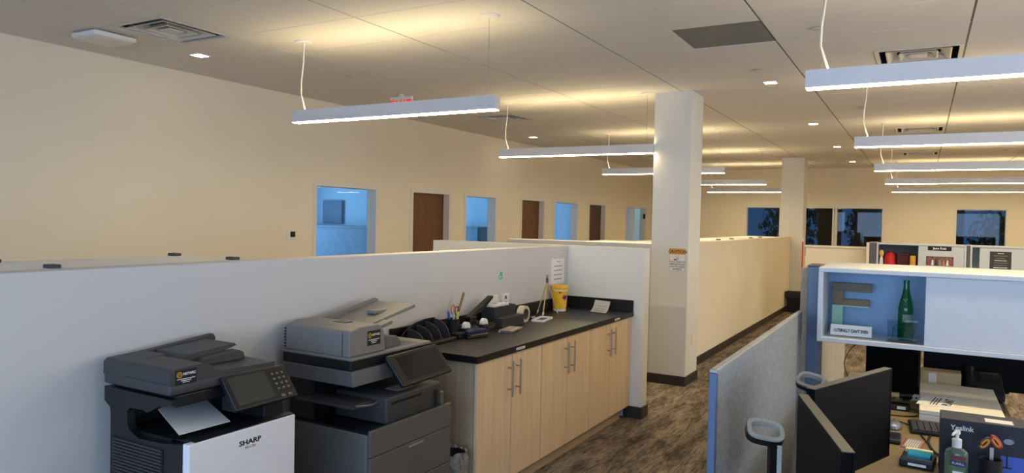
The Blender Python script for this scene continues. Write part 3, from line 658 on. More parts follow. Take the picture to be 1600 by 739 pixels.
SM = Matrix.Translation((-2.50, 3.96, CT)) @ Matrix.Rotation(math.radians(74), 4, 'Z')
sub('base', xf(box(B(), -.09, .09, -.018, .018, 0, .012, .004), SM), M['black'], t)
sub('upper_arm', xf(prism(B(), [(-.09, .022), (-.085, .05), (-.02, .060), (.06, .056), (.092, .042), (.092, .028)], 'y', -.017, .017, .004), SM), M['navy'], t, True)
sub('magazine', xf(box(B(), -.07, .092, -.009, .009, .016, .027), SM), M['steel'], t)
sub('hinge', xf(box(B(), -.088, -.06, -.014, .014, .010, .035, .003), SM), M['black'], t)
t = thing('hole_punch', (-2.66, 4.22, CT), 'black heavy hole punch with its long lever raised', 'hole punch')
sub('base', box(B(), -2.72, -2.64, 4.03, 4.30, CT, CT+.055, .006), M['black'], t)
sub('head', box(B(), -2.70, -2.65, 4.12, 4.20, CT+.055, CT+.105, .006), M['black'], t)
sub('lever', prism(B(), [(4.135, CT+.085), (4.125, CT+.105), (4.40, CT+.222), (4.425, CT+.225), (4.425, CT+.208), (4.30, CT+.135)], 'x', -2.695, -2.655, .004), M['black'], t)
sub('guide', box(B(), -2.655, -2.636, 4.19, 4.205, CT, CT+.07), M['wire'], t)
t = thing('leaflet_pile', (-2.52, 4.34, CT), 'low pile of dark printed leaflets in front of the black box', 'leaflets')
for i, (dx, dy, a) in enumerate(((0, 0, 12), (.012, -.01, 16), (.0, .012, 9))):
    LM = Matrix.Translation((-2.475+dx, 4.36+dy, CT+.004*i)) @ Matrix.Rotation(math.radians(a), 4, 'Z')
    lf = sub('leaflet', xf(box(B(), -.05, .05, -.11, .11, 0, .0038), LM), (M['paper'], M['p_mid'], mat('leaflet_print', (110, 84, 74), 0.6, scale=40, rgb2=(200, 190, 180)))[i], t)
t = thing('desk_organizer_box', (-2.63, 4.52, CT), 'charcoal desktop organizer box with stepped front tray', 'organizer')
M['charc'] = mat('charcoal_box', (44, 46, 52), 0.6)
bm = B(); box(bm, -2.725, -2.715, 4.38, 4.68, CT, CT+.145); box(bm, -2.625, -2.615, 4.38, 4.68, CT, CT+.145); box(bm, -2.715, -2.625, 4.38, 4.39, CT, CT+.145); box(bm, -2.715, -2.625, 4.67, 4.68, CT, CT+.145); box(bm, -2.715, -2.625, 4.39, 4.67, CT+.09, CT+.10)
sub('upper_box', bm, M['charc'], t)
bm = B(); box(bm, -2.615, -2.545, 4.37, 4.69, CT, CT+.075, .004); sub('front_tray', bm, M['charc'], t)
bm = B()
for k in range(7): box(bm, -2.705+random.uniform(0, .01), -2.65, 4.40+k*.036, 4.425+k*.036, CT+.10, CT+.148+random.uniform(0, .012))
sub('card_stack', bm, M['paper'], t)
t = thing('tape_roll', (-2.60, 4.76, CT), 'upright roll of clear packing tape beside the charcoal organizer', 'tape roll')
bm = B(); xc, yc, zc = -2.60, 4.775, CT+.062
def disc_ring(bm, R0_, R1_, ax0, ax1):
    nn = 28; V = [[bm.verts.new((a, yc+R*math.cos(2*math.pi*k/nn), zc+R*math.sin(2*math.pi*k/nn))) for k in range(nn)] for R, a in ((R0_, ax0), (R0_, ax1), (R1_, ax1), (R1_, ax0))]
    for i in range(4):
        for k in range(nn): bm.faces.new((V[i][k], V[i][(k+1) % nn], V[(i+1) % 4][(k+1) % nn], V[(i+1) % 4][k]))
    bmesh.ops.recalc_face_normals(bm, faces=bm.faces); return bm
sub('tape', disc_ring(bm, .062, .042, xc-.024, xc+.024), mat('cream_tape', (214, 204, 178), 0.3), t, True)
sub('core', disc_ring(B(), .042, .037, xc-.025, xc+.025), mat('card_core', (120, 100, 72), 0.7), t, True)
t = thing('marker_pen', (-2.63, 4.92, CT), 'black marker lying on the counter beside the tape roll', 'marker')
sub('barrel', tube(B(), [(-2.66, 4.86, CT+.010), (-2.625, 4.95, CT+.010)], .010, 10), M['black'], t, True); sub('cap', tube(B(), [(-2.625, 4.95, CT+.010), (-2.61, 4.988, CT+.010)], .0108, 10), M['silver'], t, True)
t = thing('display_tray', (-2.53, 4.97, CT), 'white shallow tray with dark inset lying before the little easel', 'tray')
TM = Matrix.Translation((-2.535, 4.965, CT)) @ Matrix.Rotation(math.radians(10), 4, 'Z')
bm = B()
for a in ((-.05, .05, -.12, -.105), (-.05, .05, .105, .12), (-.05, -.038, -.105, .105), (.038, .05, -.105, .105)): box(bm, *a, 0, .014)
sub('rim', xf(bm, TM), M['white'], t); sub('inset', xf(box(B(), -.038, .038, -.105, .105, 0, .004), TM), M['p_mid'], t)
t = thing('mini_easel', (-2.62, 5.20, CT), 'thin wooden mini easel standing before the yellow wipes tub', 'easel')
M['straw'] = mat('pale_wood', (188, 168, 118), 0.55)
CE = CT+.004; top = Vector((-2.63, 5.225, CT+.275))
for nm, p in (('leg', (-2.60, 5.10, CE)), ('leg', (-2.585, 5.345, CE)), ('leg', (-2.72, 5.23, CE))):
    lg = sub('leg', tube(B(), [p, top], [.005, .006], 8), M['straw'], t, True)
    d = (top-Vector(p)); sub('foot_tip', tube(B(), [p, Vector(p)+d*.12], [.0035, .008], 8), M['white'], lg, True)
bm = tube(B(), [top-Vector((0, 0, .012)), top+Vector((0, 0, .03))], .011, 8)
for s in (-1, 1): tube(bm, [top+Vector((0, 0, .02)), top+Vector((0, s*.018, .055))], .003, 6)
sub('clip', bm, M['p_mid'], t, True)
t = thing('wipes_tub', (-2.68, 5.55, CT), 'yellow tub of cleaning wipes against the backsplash', 'wipes tub')
c = (-2.675, 5.56, CT)
sub('tub', lathe(B(), [(0.052, 0), (0.056, 0.004), (0.057, 0.02)], c, 28), M['white'], t, True)
M['yellow'] = mat('wipes_yellow', (238, 186, 28), 0.4, var=0.03)
sub('wrapper', lathe(B(), [(0.0572, 0.02), (0.0665, 0.185)], c, 28), M['yellow'], t, True)
sub('lid', lathe(B(), [(0.068, 0.185), (0.071, 0.192), (0.071, 0.214), (0.066, 0.222)], c, 28), mat('wipes_lid_yellow', (240, 180, 20), 0.35), t, True)
sub('lid_band', lathe(B(), [(0.0672, 0.176), (0.0688, 0.186)], c, 28), M['paper'], t, True)
def wrap_patch(poly, rad_at, ang0, name, m):
    # small printed patch that follows the tub, poly in (arc metres, height)
    bm = B(); out = []
    for off in (0.0004, 0.0012):
        ring = []
        for a, z in poly:
            R = 0.0572+(z-0.02)*0.0564+off; th = ang0 + a/R; ring.append(bm.verts.new((c[0]+R*math.cos(th), c[1]+R*math.sin(th), c[2]+z)))
        out.append(ring)
    bm.faces.new(out[1]); bm.faces.new(out[0][::-1]); n_ = len(poly)
    for i in range(n_): bm.faces.new((out[0][i], out[0][(i+1) % n_], out[1][(i+1) % n_], out[1][i]))
    bmesh.ops.recalc_face_normals(bm, faces=bm.faces); sub(name, bm, m, t)
A0 = math.radians(-35)
M['printred'] = mat('print_red', (176, 40, 44), 0.5); M['printblue'] = mat('print_blue', (50, 52, 120), 0.5)
wrap_patch([(-.028, .118), (.0, .096), (.028, .118), (.022, .142), (-.012, .144)], 0, A0+.25, 'emblem_border', M['printred'])
wrap_patch([(-.020, .118), (.0, .103), (.020, .118), (.015, .135), (-.009, .137)], 0, A0+.25, 'emblem', M['printblue'])
for i in range(4): wrap_patch([(-.018, .084-i*.013), (.02-.004*i, .084-i*.013), (.02-.004*i, .091-i*.013), (-.018, .091-i*.013)], 0, A0+.3, 'print_line', M['paper'])
wrap_patch([(-.012, .03), (.025, .03), (.025, .045), (-.012, .045)], 0, A0-.2, 'scent_patch', M['orange'])
wrap_patch([(-.03, .155), (-.008, .155), (-.008, .168), (-.03, .168)], 0, A0-.2, 'corner_print', M['printred'])
# curled sheets at the counter end
t = thing('curled_paper', (-2.38, 5.78, CT), 'curled white stapled sheets at the end of the counter', 'paper')
bm = B(); rows = []
for k in range(11):
    s = k/10; bend = (1-s)**2.2
    rows.append([bm.verts.new((Vector((-2.48, 5.70, CT+.004)) + Vector((.16, -.045, 0))*q + Vector((.035, .15*(1-s)*.75, 0)) + Vector((-.01*bend, 0, .085*bend)) - Vector((0, .03*s, 0)))) for q in (0, .25, .5, .75, 1)])
for i in range(10):
    for j in range(4): bm.faces.new((rows[i][j], rows[i][j+1], rows[i+1][j+1], rows[i+1][j]))
bmesh.ops.solidify(bm, geom=bm.faces[:], thickness=0.003); sub('sheets', bm, M['paper'], t, True)
bm = B()
for i in (3, 5, 7):
    s = i/10; bend = (1-s)**2.2
    p0 = Vector((-2.48, 5.70, CT+.0075))+Vector((.035, .15*(1-s)*.75, 0))+Vector((-.01*bend, 0, .085*bend))-Vector((0, .03*s, 0))
    tube(bm, [p0+Vector((.16, -.045, 0))*.15, p0+Vector((.16, -.045, 0))*.8], .0012, 5)
sub('print_line', bm, M['inkgrey'], t)
# outlets, notice, sticker on the half wall
for y0, y1, l in ((4.535, 4.675, 'white double wall plate on the half wall behind the punch lever'), (4.735, 4.845, 'white wall outlet with dark sockets behind the charcoal organizer')):
    t = thing('wall_outlet', (-2.77, (y0+y1)/2, 1.02), l, 'outlet', 'outlets on the half wall')
    sub('plate', box(B(), -2.7698, -2.764, y0, y1, 1.02, 1.12, .002, 1), M['white'], t)
    for z in (1.045, 1.09): sub('socket', box(B(), -2.764, -2.7625, (y0+y1)/2-.012, (y0+y1)/2+.012, z-.012, z+.012), M['white'] if y0 < 4.6 else M['p_mid'], t)
t = thing('wall_notice', (-2.77, 5.71, 1.13), 'white printed notice sheet on the half wall above the wipes tub', 'notice')
sub('sheet', box(B(), -2.7698, -2.768, 5.575, 5.835, 1.135, 1.355), M['paper'], t)
for i in range(5): sub('print_line', box(B(), -2.768, -2.7676, 5.62+(.06 if i == 0 else 0), 5.79-(.05 if i == 0 else 0), 1.325-i*.038, 1.331-i*.038), M['inkgrey'], t)
t = thing('wall_sticker', (-2.77, 4.715, 1.245), 'small green paw-like sticker on the half wall', 'sticker')
M['green'] = mat('mint_green_ink', (92, 184, 150), 0.6)
bm = B(); prism(bm, [(4.715+.028*math.cos(k*math.pi/6), 1.252+.020*math.sin(k*math.pi/6)) for k in range(12)], 'x', -2.7698, -2.7685); sub('blot', bm, M['green'], t)
bm = B(); prism(bm, [(4.722+.022*math.cos(k*math.pi/6), 1.282+.011*math.sin(k*math.pi/6)) for k in range(12)], 'x', -2.7698, -2.7685); sub('upper_blot', bm, M['green'], t)
bm = B(); prism(bm, [(4.71+.010*math.cos(k*math.pi/6), 1.252+.007*math.sin(k*math.pi/6)) for k in range(12)], 'x', -2.7685, -2.768); sub('spot', bm, M['paper'], t)

# storage cabinets hanging behind the half walls, only their tops show
def top_cabinet(x0, x1, y0, y1, label, group, clips):
    t = thing('storage_cabinet', ((x0+x1)/2, (y0+y1)/2, 0), label, 'cabinet', group)
    sub('body', box(B(), x0+.01, x1-.01, y0+.006, y1-.006, 0, HW-.03), M['lamwhite'], t)
    sub('top', box(B(), x0, x1, y0+.002, y1-.002, HW-.03, HW-.003, .002, 1), M['white'], t)
    for cx, cy in clips: sub('corner_clip', box(B(), cx-.03, cx+.03, cy-.02, cy+.02, HW-.004, HW+.012, .003, 1), M['p_mid'], t)
top_cabinet(-3.44, -2.905, 0.75, 1.59, 'white storage cabinet top behind the half wall, at the picture edge', 'white cabinets behind the half wall', ((-3.40, 1.56), (-2.95, 1.56)))
top_cabinet(-3.44, -2.905, 1.60, 2.44, 'white storage cabinet top with dark corner clips behind the half wall', 'white cabinets behind the half wall', ((-3.40, 2.41), (-2.95, 2.41)))
for k in range(3):
    y0 = 8.3+k*2.2
    top_cabinet(-3.0, -2.425, y0, y0+2.15, 'white storage cabinet top behind the corridor half wall, %s from the column' % nth[k], 'white cabinets behind the corridor wall', ((-2.47, y0+.5), (-2.47, y0+1.9)))
top_cabinet(-3.35, -2.55, 7.62, 8.2, 'cream storage cabinet top just behind the partition beside the tall column', 'white cabinets behind the corridor wall', ())

# thermostat
t = thing('thermostat', (XL, 5.895, 1.41), 'small white thermostat with dark screen on the long wall beside the office window', 'thermostat')
sub('backplate', box(B(), XL+.0002, XL+.012, 5.825, 5.965, 1.405, 1.52, .004), M['white'], t)
sub('screen', box(B(), XL+.012, XL+.016, 5.87, 5.945, 1.435, 1.50, .002, 1), M['screen'], t)
t = thing('wall_outlet', (-2.085, 7.60, 0.40), 'cream outlet plate low on the corridor side of the tall column', 'outlet')
sub('plate', box(B(), -2.0848, -2.079, 7.565, 7.635, 0.40, 0.515, .002, 1), M['wall'], t)
for z in (0.435, 0.48): sub('socket', box(B(), -2.079, -2.0775, 7.585, 7.615, z-.013, z+.013, .001, 1), M['trimwhite'], t)
# caution sign on the column
t = thing('caution_sign', (-2.193, 7.349, 1.185), 'caution sign with orange header on the white column', 'sign')
sx0, sx1, sz0, sz1 = -2.284, -2.105, 1.185, 1.427; yy = 7.3495
sub('sheet', box(B(), sx0, sx1, yy-.0022, yy-.0002, sz0, sz1), M['paper'], t)
M['amber'] = mat('amber_header', (224, 158, 60), 0.6, var=.02)
hd = sub('header', box(B(), sx0+.004, sx1-.004, yy-.0027, yy-.0022, 1.362, 1.421), M['amber'], t)
text('header_lettering', 'CAUTION', .044, M['ink'], hd, FACE_S(((sx0+sx1)/2, yy-.0028, 1.391)), bold=.0007)
bm = B()
for a in ((sx0+.004, sx1-.004, sz0+.004, sz0+.006), (sx0+.004, sx1-.004, sz1-.006, sz1-.004), (sx0+.004, sx0+.006, sz0+.006, sz1-.006), (sx1-.006, sx1-.004, sz0+.006, sz1-.006)): box(bm, a[0], a[1], yy-.0029, yy-.0022, a[2], a[3])
sub('border', bm, M['ink'], t)
pg = B(); cxs, czs = -2.205, 1.318
prism(pg, [(cxs-.03, czs-.016), (cxs-.005, czs-.016), (cxs-.004, czs-.004), (cxs-.026, czs-.006)], 'y', yy-.003, yy-.0022)
tube(pg, [(cxs+.010+.012*math.cos(q*math.pi/6), yy-.0026, czs-.004+.012*math.sin(q*math.pi/6)) for q in range(13)], .0024, 5)
for a in (40, 75, 110): tube(pg, [(cxs+.008+.022*math.cos(math.radians(a)), yy-.0026, czs+.022*math.sin(math.radians(a))), (cxs+.008+.034*math.cos(math.radians(a)), yy-.0026, czs+.034*math.sin(math.radians(a)))], .0016, 5)
sub('pictogram', pg, M['ink'], t)
for i, s in enumerate(("YOU CAN'T IF", 'PREVENTION', 'IS IN PROGRESS', 'WHEELS')):
    text('message_lettering', s, .026 if i != 2 else .022, M['ink'], t, FACE_S(((sx0+sx1)/2, yy-.0023, 1.283-i*.0245)), bold=.0004)
# bin by the far column
t = thing('wastebasket', (-2.175, 14.95, 0), 'black wastebasket with liner standing before the far column', 'wastebasket')
bm = B(); A = []
for z, sx_, sy_ in ((0, .11, .085), (.385, .145, .11), (.385, .135, .10), (.01, .10, .075)): A.append([bm.verts.new((-2.125+a*sx_, 14.95+b*sy_, z)) for a, b in ((-1, -1), (1, -1), (1, 1), (-1, 1))])
for i in range(3):
    for k in range(4): bm.faces.new((A[i][k], A[i][(k+1) % 4], A[i+1][(k+1) % 4], A[i+1][k]))
bm.faces.new(A[0][::-1]); bm.faces.new(A[3]); bmesh.ops.recalc_face_normals(bm, faces=bm.faces); sub('bin', bm, M['black'], t)
bm = B()
for a in ((-.152, .152, -.118, -.108), (-.152, .152, .108, .118), (-.152, -.142, -.108, .108), (.142, .152, -.108, .108)): box(bm, -2.125+a[0], -2.125+a[1], 14.95+a[2], 14.95+a[3], .30, .40)
sub('liner', bm, mat('black_liner', (40, 40, 42), 0.3, bump=.5, scale=40), t)
# red striped pole at the aisle wall end
t = thing('marker_pole', (-1.60, 12.03, 0), 'thin red pole with white top beside the aisle half wall', 'pole')
sub('pole', box(B(), -1.618, -1.598, 12.02, 12.04, 0, 1.44), mat('red_paint', (206, 60, 40), 0.5), t)
sub('white_tip', box(B(), -1.6185, -1.5975, 12.0195, 12.0405, 1.44, 1.485), M['white'], t)

# ---------------------------------------------------------------- near cubicle: panels, posts, shelf box
t = thing('cubicle_panel', (-0.59, 3.43, 0), 'low grey fabric cubicle panel with blue end post beside the corridor', 'cubicle panel')
sub('fabric', box(B(), -0.606, -0.583, 2.455, 4.43, 0.02, 1.188, .003), M['fabric'], t)
sub('top_cap', box(B(), -0.607, -0.582, 2.435, 4.43, 1.188, 1.20, .002, 1), M['greytrim'], t)
sub('end_trim', box(B(), -0.607, -0.582, 2.432, 2.455, 0.0, 1.188, .002, 1), M['bluemetal'], t)
t = thing('panel_post', (-0.53, 4.46, 0), 'slate blue metal post carrying the open shelf box', 'post')
sub('post', box(B(), -0.560, -0.492, 4.43, 4.62, 0, 1.455, .003), M['bluemetal'], t)
sub('post_cap', box(B(), -0.561, -0.491, 4.429, 4.621, 1.455, 1.467, .003), M['postgrey'], t)
t = thing('cubicle_panel', (-0.60, 5.85, 0), 'beige cubicle panel running on behind the blue post', 'cubicle panel')
sub('fabric', box(B(), -0.622, -0.565, 4.96, 7.05, 0.02, 1.188, .004), M['fabric_tan'], t)
sub('top_cap', box(B(), -0.624, -0.563, 4.96, 7.06, 1.188, 1.20, .002, 1), M['greytrim'], t)
sub('tall_section', box(B(), -0.622, -0.565, 4.622, 4.955, 0.02, 1.440, .004), M['fabric_tan'], t)
def shelf_box(x0, x1, yf, yb, z0, z1, xd, label, backm, group):
    t = thing('shelf_box', ((x0+x1)/2, (yf+yb)/2, z0), label, 'shelf box', group); w = .024
    sub('top', box(B(), x0, x1, yf, yb, z1-w, z1, .002, 1), M['lamwhite'], t)
    sub('bottom', box(B(), x0, x1, yf, yb, z0, z0+w, .002, 1), M['lamwhite'], t)
    for a, b in ((x0, x0+w), (x1-w, x1)): sub('side', box(B(), a, b, yf, yb, z0+w, z1-w, .001, 1), M['lamwhite'], t)
    sub('back', box(B(), x0+w, x1-w, yb-.012, yb, z0+w, z1-w), backm, t)
    sub('divider', box(B(), xd+.02, xd+.036, yf+.03, yb-.012, z0+w, z1-w), M['lamwhite'], t)
    if xd < x1-.1: sub('sliding_door', box(B(), xd, min(xd+.62, x1-w), yf+.012, yf+.028, z0+w+.001, z1-w-.001, .002, 1), M['lamwhite'], t)
    return t
sb = shelf_box(-0.482, 1.10, 4.245, 4.60, 1.061, 1.465, 0.027, 'open white shelf box with sliding door above the cluttered desk', M['blueback'], 'shelf boxes')
shelf_box(-0.482, 1.10, 4.602, 4.95, 1.061, 1.465, 0.027, 'white shelf box backing onto the open one, only its top showing', M['lamwhite'], 'shelf boxes')
t = thing('panel_post', (1.13, 4.60, 0), 'slate blue post under the far end of the shelf boxes', 'post')
sub('post', box(B(), 1.10, 1.16, 4.50, 4.70, 0, 1.455, .003), M['bluemetal'], t); sub('post_cap', box(B(), 1.099, 1.161, 4.499, 4.701, 1.455, 1.467), M['postgrey'], t)

# things in the shelf box
ZS = 1.061+.024
M['kraft'] = mat('worn_wood_brown', (150, 124, 98), 0.7, scale=14, rgb2=(124, 104, 82)); M['mint'] = mat('mint_paint', (168, 214, 182), 0.6, var=.03); M['taupe'] = mat('taupe_paint', (120, 110, 92), 0.7, var=.05)
t = thing('letter_block', (-0.34, 4.545, ZS), 'wooden letter E painted taupe, brown and mint inside the shelf box', 'letter block')
ex0, ex1, ey0, ey1, ez1 = -0.437, -0.245, 4.530, 4.562, 1.366
st = .057
def eb(nm, a, b, z0, z1, m): sub(nm, box(B(), a, b, ey0, ey1, z0, z1), m, t)
eb('top_arm', ex0, ex1+.012, ez1-.048, ez1, M['taupe']); eb('stem', ex0, ex0+st, 1.238, ez1-.048, M['kraft']); eb('middle_arm', ex0+st, ex1, 1.238, 1.274, M['kraft'])
eb('middle_edge', ex0+st, ex1, 1.231, 1.238, M['mint']); eb('lower_stem', ex0, ex0+st, ZS+.042, 1.238, M['mint']); eb('bottom_arm', ex0, ex1, ZS, ZS+.042, M['mint'])
t = thing('desk_sign', (-0.325, 4.37, ZS), 'white block sign with dark lettering in front of the letter E', 'sign')
bm = prism(B(), [(4.345, ZS), (4.365, ZS+.062), (4.372, ZS+.062), (4.395, ZS)], 'x', -.103, .103, .001)
SM = Matrix.Translation((-0.322, 0, 0)); xf(bm, SM); sub('block', bm, M['paper'], t)
text('sign_lettering', "I LITERALLY CAN'T EVEN", .0235, M['ink'], t, frame_M((-0.322, 4.3535, ZS+.031), (1, 0, 0), (0, .307, .952)), sx=.66, bold=.0007)
sub('base_edge', box(B(), -.425, -.219, 4.344, 4.348, ZS, ZS+.005), M['taupe'], t)
M['gglass'] = mat('green_bottle_glass', (20, 130, 70), 0.08, trans=0.75, var=.04, spec=.6); M['clear'] = glass_mat('clear_glass', (.88, .93, .93))
t = thing('glass_bottle', (-0.062, 4.43, ZS), 'green glass soda bottle with paper label in the shelf box', 'bottle')
c3 = (-0.062, 4.43, ZS); KB = 1.0
sub('bottle', lathe(B(), [(.026, 0), (.036, .004), (.0375, .012), (.0375, .13), (.0365, .145), (.0375, .155), (.036, .175), (.028, .215), (.0195, .25), (.0155, .275), (.0145, .31), (.016, .312), (.016, .320), (.0135, .322)], c3, 28), M['gglass'], t, True)
bm = B(); nn = 12; V = []
for z in (.098, .140): V.append([bm.verts.new((c3[0]+.0381*math.cos(a), c3[1]+.0381*math.sin(a), c3[2]+z)) for a in [math.radians(-112+i*95/nn) for i in range(nn+1)]])
for i in range(nn): bm.faces.new((V[0][i], V[0][i+1], V[1][i+1], V[1][i]))
bmesh.ops.solidify(bm, geom=bm.faces[:], thickness=-.0005)
sub('label', bm, mat('grey_label', (176, 190, 180), 0.6, var=.1, scale=60), t, True)
bm = tube(B(), [(c3[0]-.012, c3[1]-.0285, c3[2]+.222), (c3[0]-.004, c3[1]-.032, c3[2]+.21), (c3[0]+.006, c3[1]-.030, c3[2]+.225)], .0022, 6); sub('neck_mark', bm, mat('pale_green_print', (130, 190, 160), .5), t)
t = thing('glass_tumbler', (-0.075, 4.352, ZS), 'square clear glass tumbler in front of the green bottle', 'tumbler')
bm = B(); A = []
gxc, gyc = -0.072, 4.33
for z, s_ in ((0, .070), (.112, .074), (.112, .070), (.010, .066)): A.append([bm.verts.new((gxc+a*s_, gyc+b*s_*.6, ZS+z)) for a, b in ((-1, -1), (1, -1), (1, 1), (-1, 1))])
for i in range(3):
    for k in range(4): bm.faces.new((A[i][k], A[i][(k+1) % 4], A[i+1][(k+1) % 4], A[i+1][k]))
bm.faces.new(A[0][::-1]); bm.faces.new(A[3]); bmesh.ops.recalc_face_normals(bm, faces=bm.faces); sub('glass', bm, M['clear'], t)
t = thing('eyeglasses', (-0.06, 4.335, ZS), 'thin dark eyeglasses inside the clear tumbler', 'eyeglasses')
for s in (-1, 1):
    sub('rim', tube(B(), [(gxc+.004+s*.026+.020*math.cos(q*math.pi/7), 4.325, ZS+.074+.015*math.sin(q*math.pi/7)) for q in range(15)], .0016, 5), M['navy'], t, True)
    sub('temple', tube(B(), [(gxc+.004+s*.046, 4.325, ZS+.078), (gxc+.004+s*.05, 4.345, ZS+.06), (gxc+s*.045, 4.355, ZS+.013)], .0016, 5), M['navy'], t, True)
sub('bridge', tube(B(), [(gxc-.002, 4.325, ZS+.078), (gxc+.004, 4.325, ZS+.082), (gxc+.010, 4.325, ZS+.078)], .0014, 5), M['navy'], t)

# ---------------------------------------------------------------- desk
DZ = 0.73
t = thing('desk', (0.2, 3.6, 0), 'long pale maple desk running under the shelf boxes', 'desk')
sub('worktop', box(B(), -0.385, 0.95, 1.55, 4.42, DZ-.03, DZ, .003), M['desk'], t)
sub('worktop_return', box(B(), -0.385, 0.43, 4.422, 5.25, DZ-.03, DZ, .003), M['desk'], t)
for x, y in ((-.375, 1.6), (.88, 1.6), (.88, 4.3), (-.375, 5.18), (.37, 5.18)): sub('leg', box(B(), x, x+.05, y, y+.05, 0, DZ-.03), M['postgrey'], t)
sub('modesty_panel', box(B(), -0.36, -0.345, 1.7, 4.3, .2, DZ-.03), M['postgrey'], t)

# monitors on the desk
def monitor(p0, p1, ztop, h, head, label, screen_m, tilt=0.0, handle=True, group='monitors on the desk'):
    p0, p1 = Vector(p0), Vector(p1); d = (p1-p0); L = d.length; d.normalize(); nrm = Vector((d.y, -d.x, 0)); mid = (p0+p1)/2
    t = thing('monitor', (mid.x, mid.y, DZ), label, 'monitor', group)
    FM = frame_M((mid.x, mid.y, ztop-h/2), d, (0, 0, 1))
    sub('rear_shell', xf(box(B(), -L/2, L/2, -h/2, h/2, -.028, -.003, .004), FM), M['monitor'], t)
    bz = B(); w_ = .008
    for a in ((-L/2, L/2, h/2-w_, h/2), (-L/2, L/2, -h/2, -h/2+w_*1.6), (-L/2, -L/2+w_, -h/2+w_*1.6, h/2-w_), (L/2-w_, L/2, -h/2+w_*1.6, h/2-w_)): box(bz, *a, -.003, .003)
    sub('bezel', xf(bz, FM), M['monitor'], t)
    sub('screen', xf(box(B(), -L/2+w_, L/2-w_, -h/2+w_*1.6, h/2-w_, -.002, .0015), FM), screen_m, t)
    sub('top_strip', xf(box(B(), -L/2, L/2, h/2, h/2+.002, -.027, .002), FM), M['bezel'], t)
    hx = Vector(head) if head else mid - nrm*.075
    cz = ztop-.03 if handle else ztop-.12
    CM = frame_M((hx.x, hx.y, 0), d, (0, 0, 1))
    sub('stand_column', xf(box(B(), -.032, .032, DZ+.012, cz, -.014, .014, .004), CM), M['monitor'], t)
    if handle: sub('column_strip', xf(box(B(), .0325, .034, DZ+.03, cz-.004, .002, .0135), CM), M['silver'], t); sub('column_strip', xf(box(B(), -.034, -.0325, DZ+.03, cz-.004, .002, .0135), CM), M['silver'], t)
    s0 = hx + nrm*.014; along = (s0-mid).dot(d); q = mid + d*along - nrm*.028
    bm = B(); dist = (q-s0).dot(nrm)
    sub('mount_arm', xf(box(B(), -.03, .03, ztop-h/2-.04, ztop-h/2+.04, .014, max(.03, .014+dist)), CM), M['monitor'], t)
    sub('foot', xf(box(B(), -.11, .11, DZ+.0005, DZ+.012, -.045, .14 if handle else .03, .003), CM), M['monitor'], t)
    if handle:
        x_ax = (d + Vector((0, 0, .6))).normalized(); y_ax = (-nrm + Vector((0, 0, .18))); y_ax -= x_ax*y_ax.dot(x_ax); HM = frame_M((hx.x-nrm.x*.025, hx.y-nrm.y*.025, cz+.022), x_ax, y_ax)
        hd = sub('handle_ring', xf(ringxy(B(), 0, 0, .036, .048, -.010, .008, .011, 28, 3.2), HM), M['silver'], t, True)
        sub('ring_edge', xf(ringxy(B(), 0, 0, .0372, .0492, -.016, .002, .004, 28, 3.2), HM), M['black'], hd, True)
    return t
monitor((-0.292, 2.552, 0), (-0.085, 3.11, 0), 1.15, .335, (-0.30, 2.715, 0), 'black monitor with dark screen toward us, second from the panel end', M['monitor'])
monitor((-0.124, 1.893, 0), (-0.302, 2.461, 0), 1.15, .335, (-0.322, 2.00, 0), 'black monitor seen from behind, closest to the panel end', M['monitor'])
monitor((-0.262, 4.72, 0), (0.008, 4.61, 0), 1.052, .30, (-0.19, 4.82, 0), 'black monitor under the shelf box, beside the cardboard box', M['monitor'], handle=False)
monitor((0.035, 5.00, 0), (0.66, 5.06, 0), 1.05, .30, (0.36, 5.10, 0), 'wide dark monitor under the shelf box behind the desk phone', M['monitor'], handle=False)

# desk clutter
t = thing('storage_carton', (0.19, 4.41, DZ), 'large flat pale grey carton lying on the desk', 'carton')
M['greycard'] = mat('pale_grey_card', (238, 230, 212), 0.7, var=.015)
sub('carton', box(B(), 0.016, 0.372, 4.06, 4.80, DZ, DZ+.070, .003), M['greycard'], t)
sub('lid_seam', box(B(), 0.0155, 0.3725, 4.0595, 4.8005, DZ+.048, DZ+.050), M['p_light'], t)
t = thing('cardboard_box', (0.12, 4.90, DZ), 'small upright brown cardboard box behind the grey carton', 'box')
M['cardb'] = mat('brown_cardboard', (206, 178, 132), 0.75, var=.04)
sub('box_body', box(B(), 0.018, 0.222, 4.84, 4.95, DZ, DZ+.128, .002, 1), M['cardb'], t)
for a, b in ((4.84, 4.894), (4.896, 4.95)): sub('flap', box(B(), 0.018, 0.222, a, b, DZ+.128, DZ+.1305), M['cardb'], t)
sub('packing_tape', box(B(), 0.06, 0.10, 4.8385, 4.8398, DZ+.01, DZ+.12), M['greycard'], t)
t = thing('printed_page', (0.09, 4.30, DZ+.070), 'white page with bold dark print lying on the grey carton', 'paper')
PGM = Matrix.Translation((0.095, 4.30, DZ+.0705)) @ Matrix.Rotation(math.radians(-9), 4, 'Z')
sub('page', xf(box(B(), -.075, .075, -.13, .13, 0, .001), PGM), M['paper'], t)
TXM = PGM @ Matrix.Translation((.052, 0.0, .001)) @ Matrix.Rotation(math.radians(90), 4, 'Z')
text('bold_lettering', 'PLANT', .055, M['ink'], t, TXM, bold=.0015)
for i in range(3): sub('print_line', xf(box(B(), .006-i*.013, .011-i*.013, -.10, .09-.03*(i % 2), .001, .0014), PGM), M['ink'], t)
t = thing('keyboard', (0.06, 4.22, DZ), 'black keyboard lying on the desk beside the flat carton', 'keyboard')
KM = Matrix.Translation((0.055, 3.86, DZ)) @ Matrix.Rotation(math.radians(94), 4, 'Z')
sub('base', xf(box(B(), -.02, .19, -.075, .075, 0, .016, .004), KM), M['black'], t)
kme = None
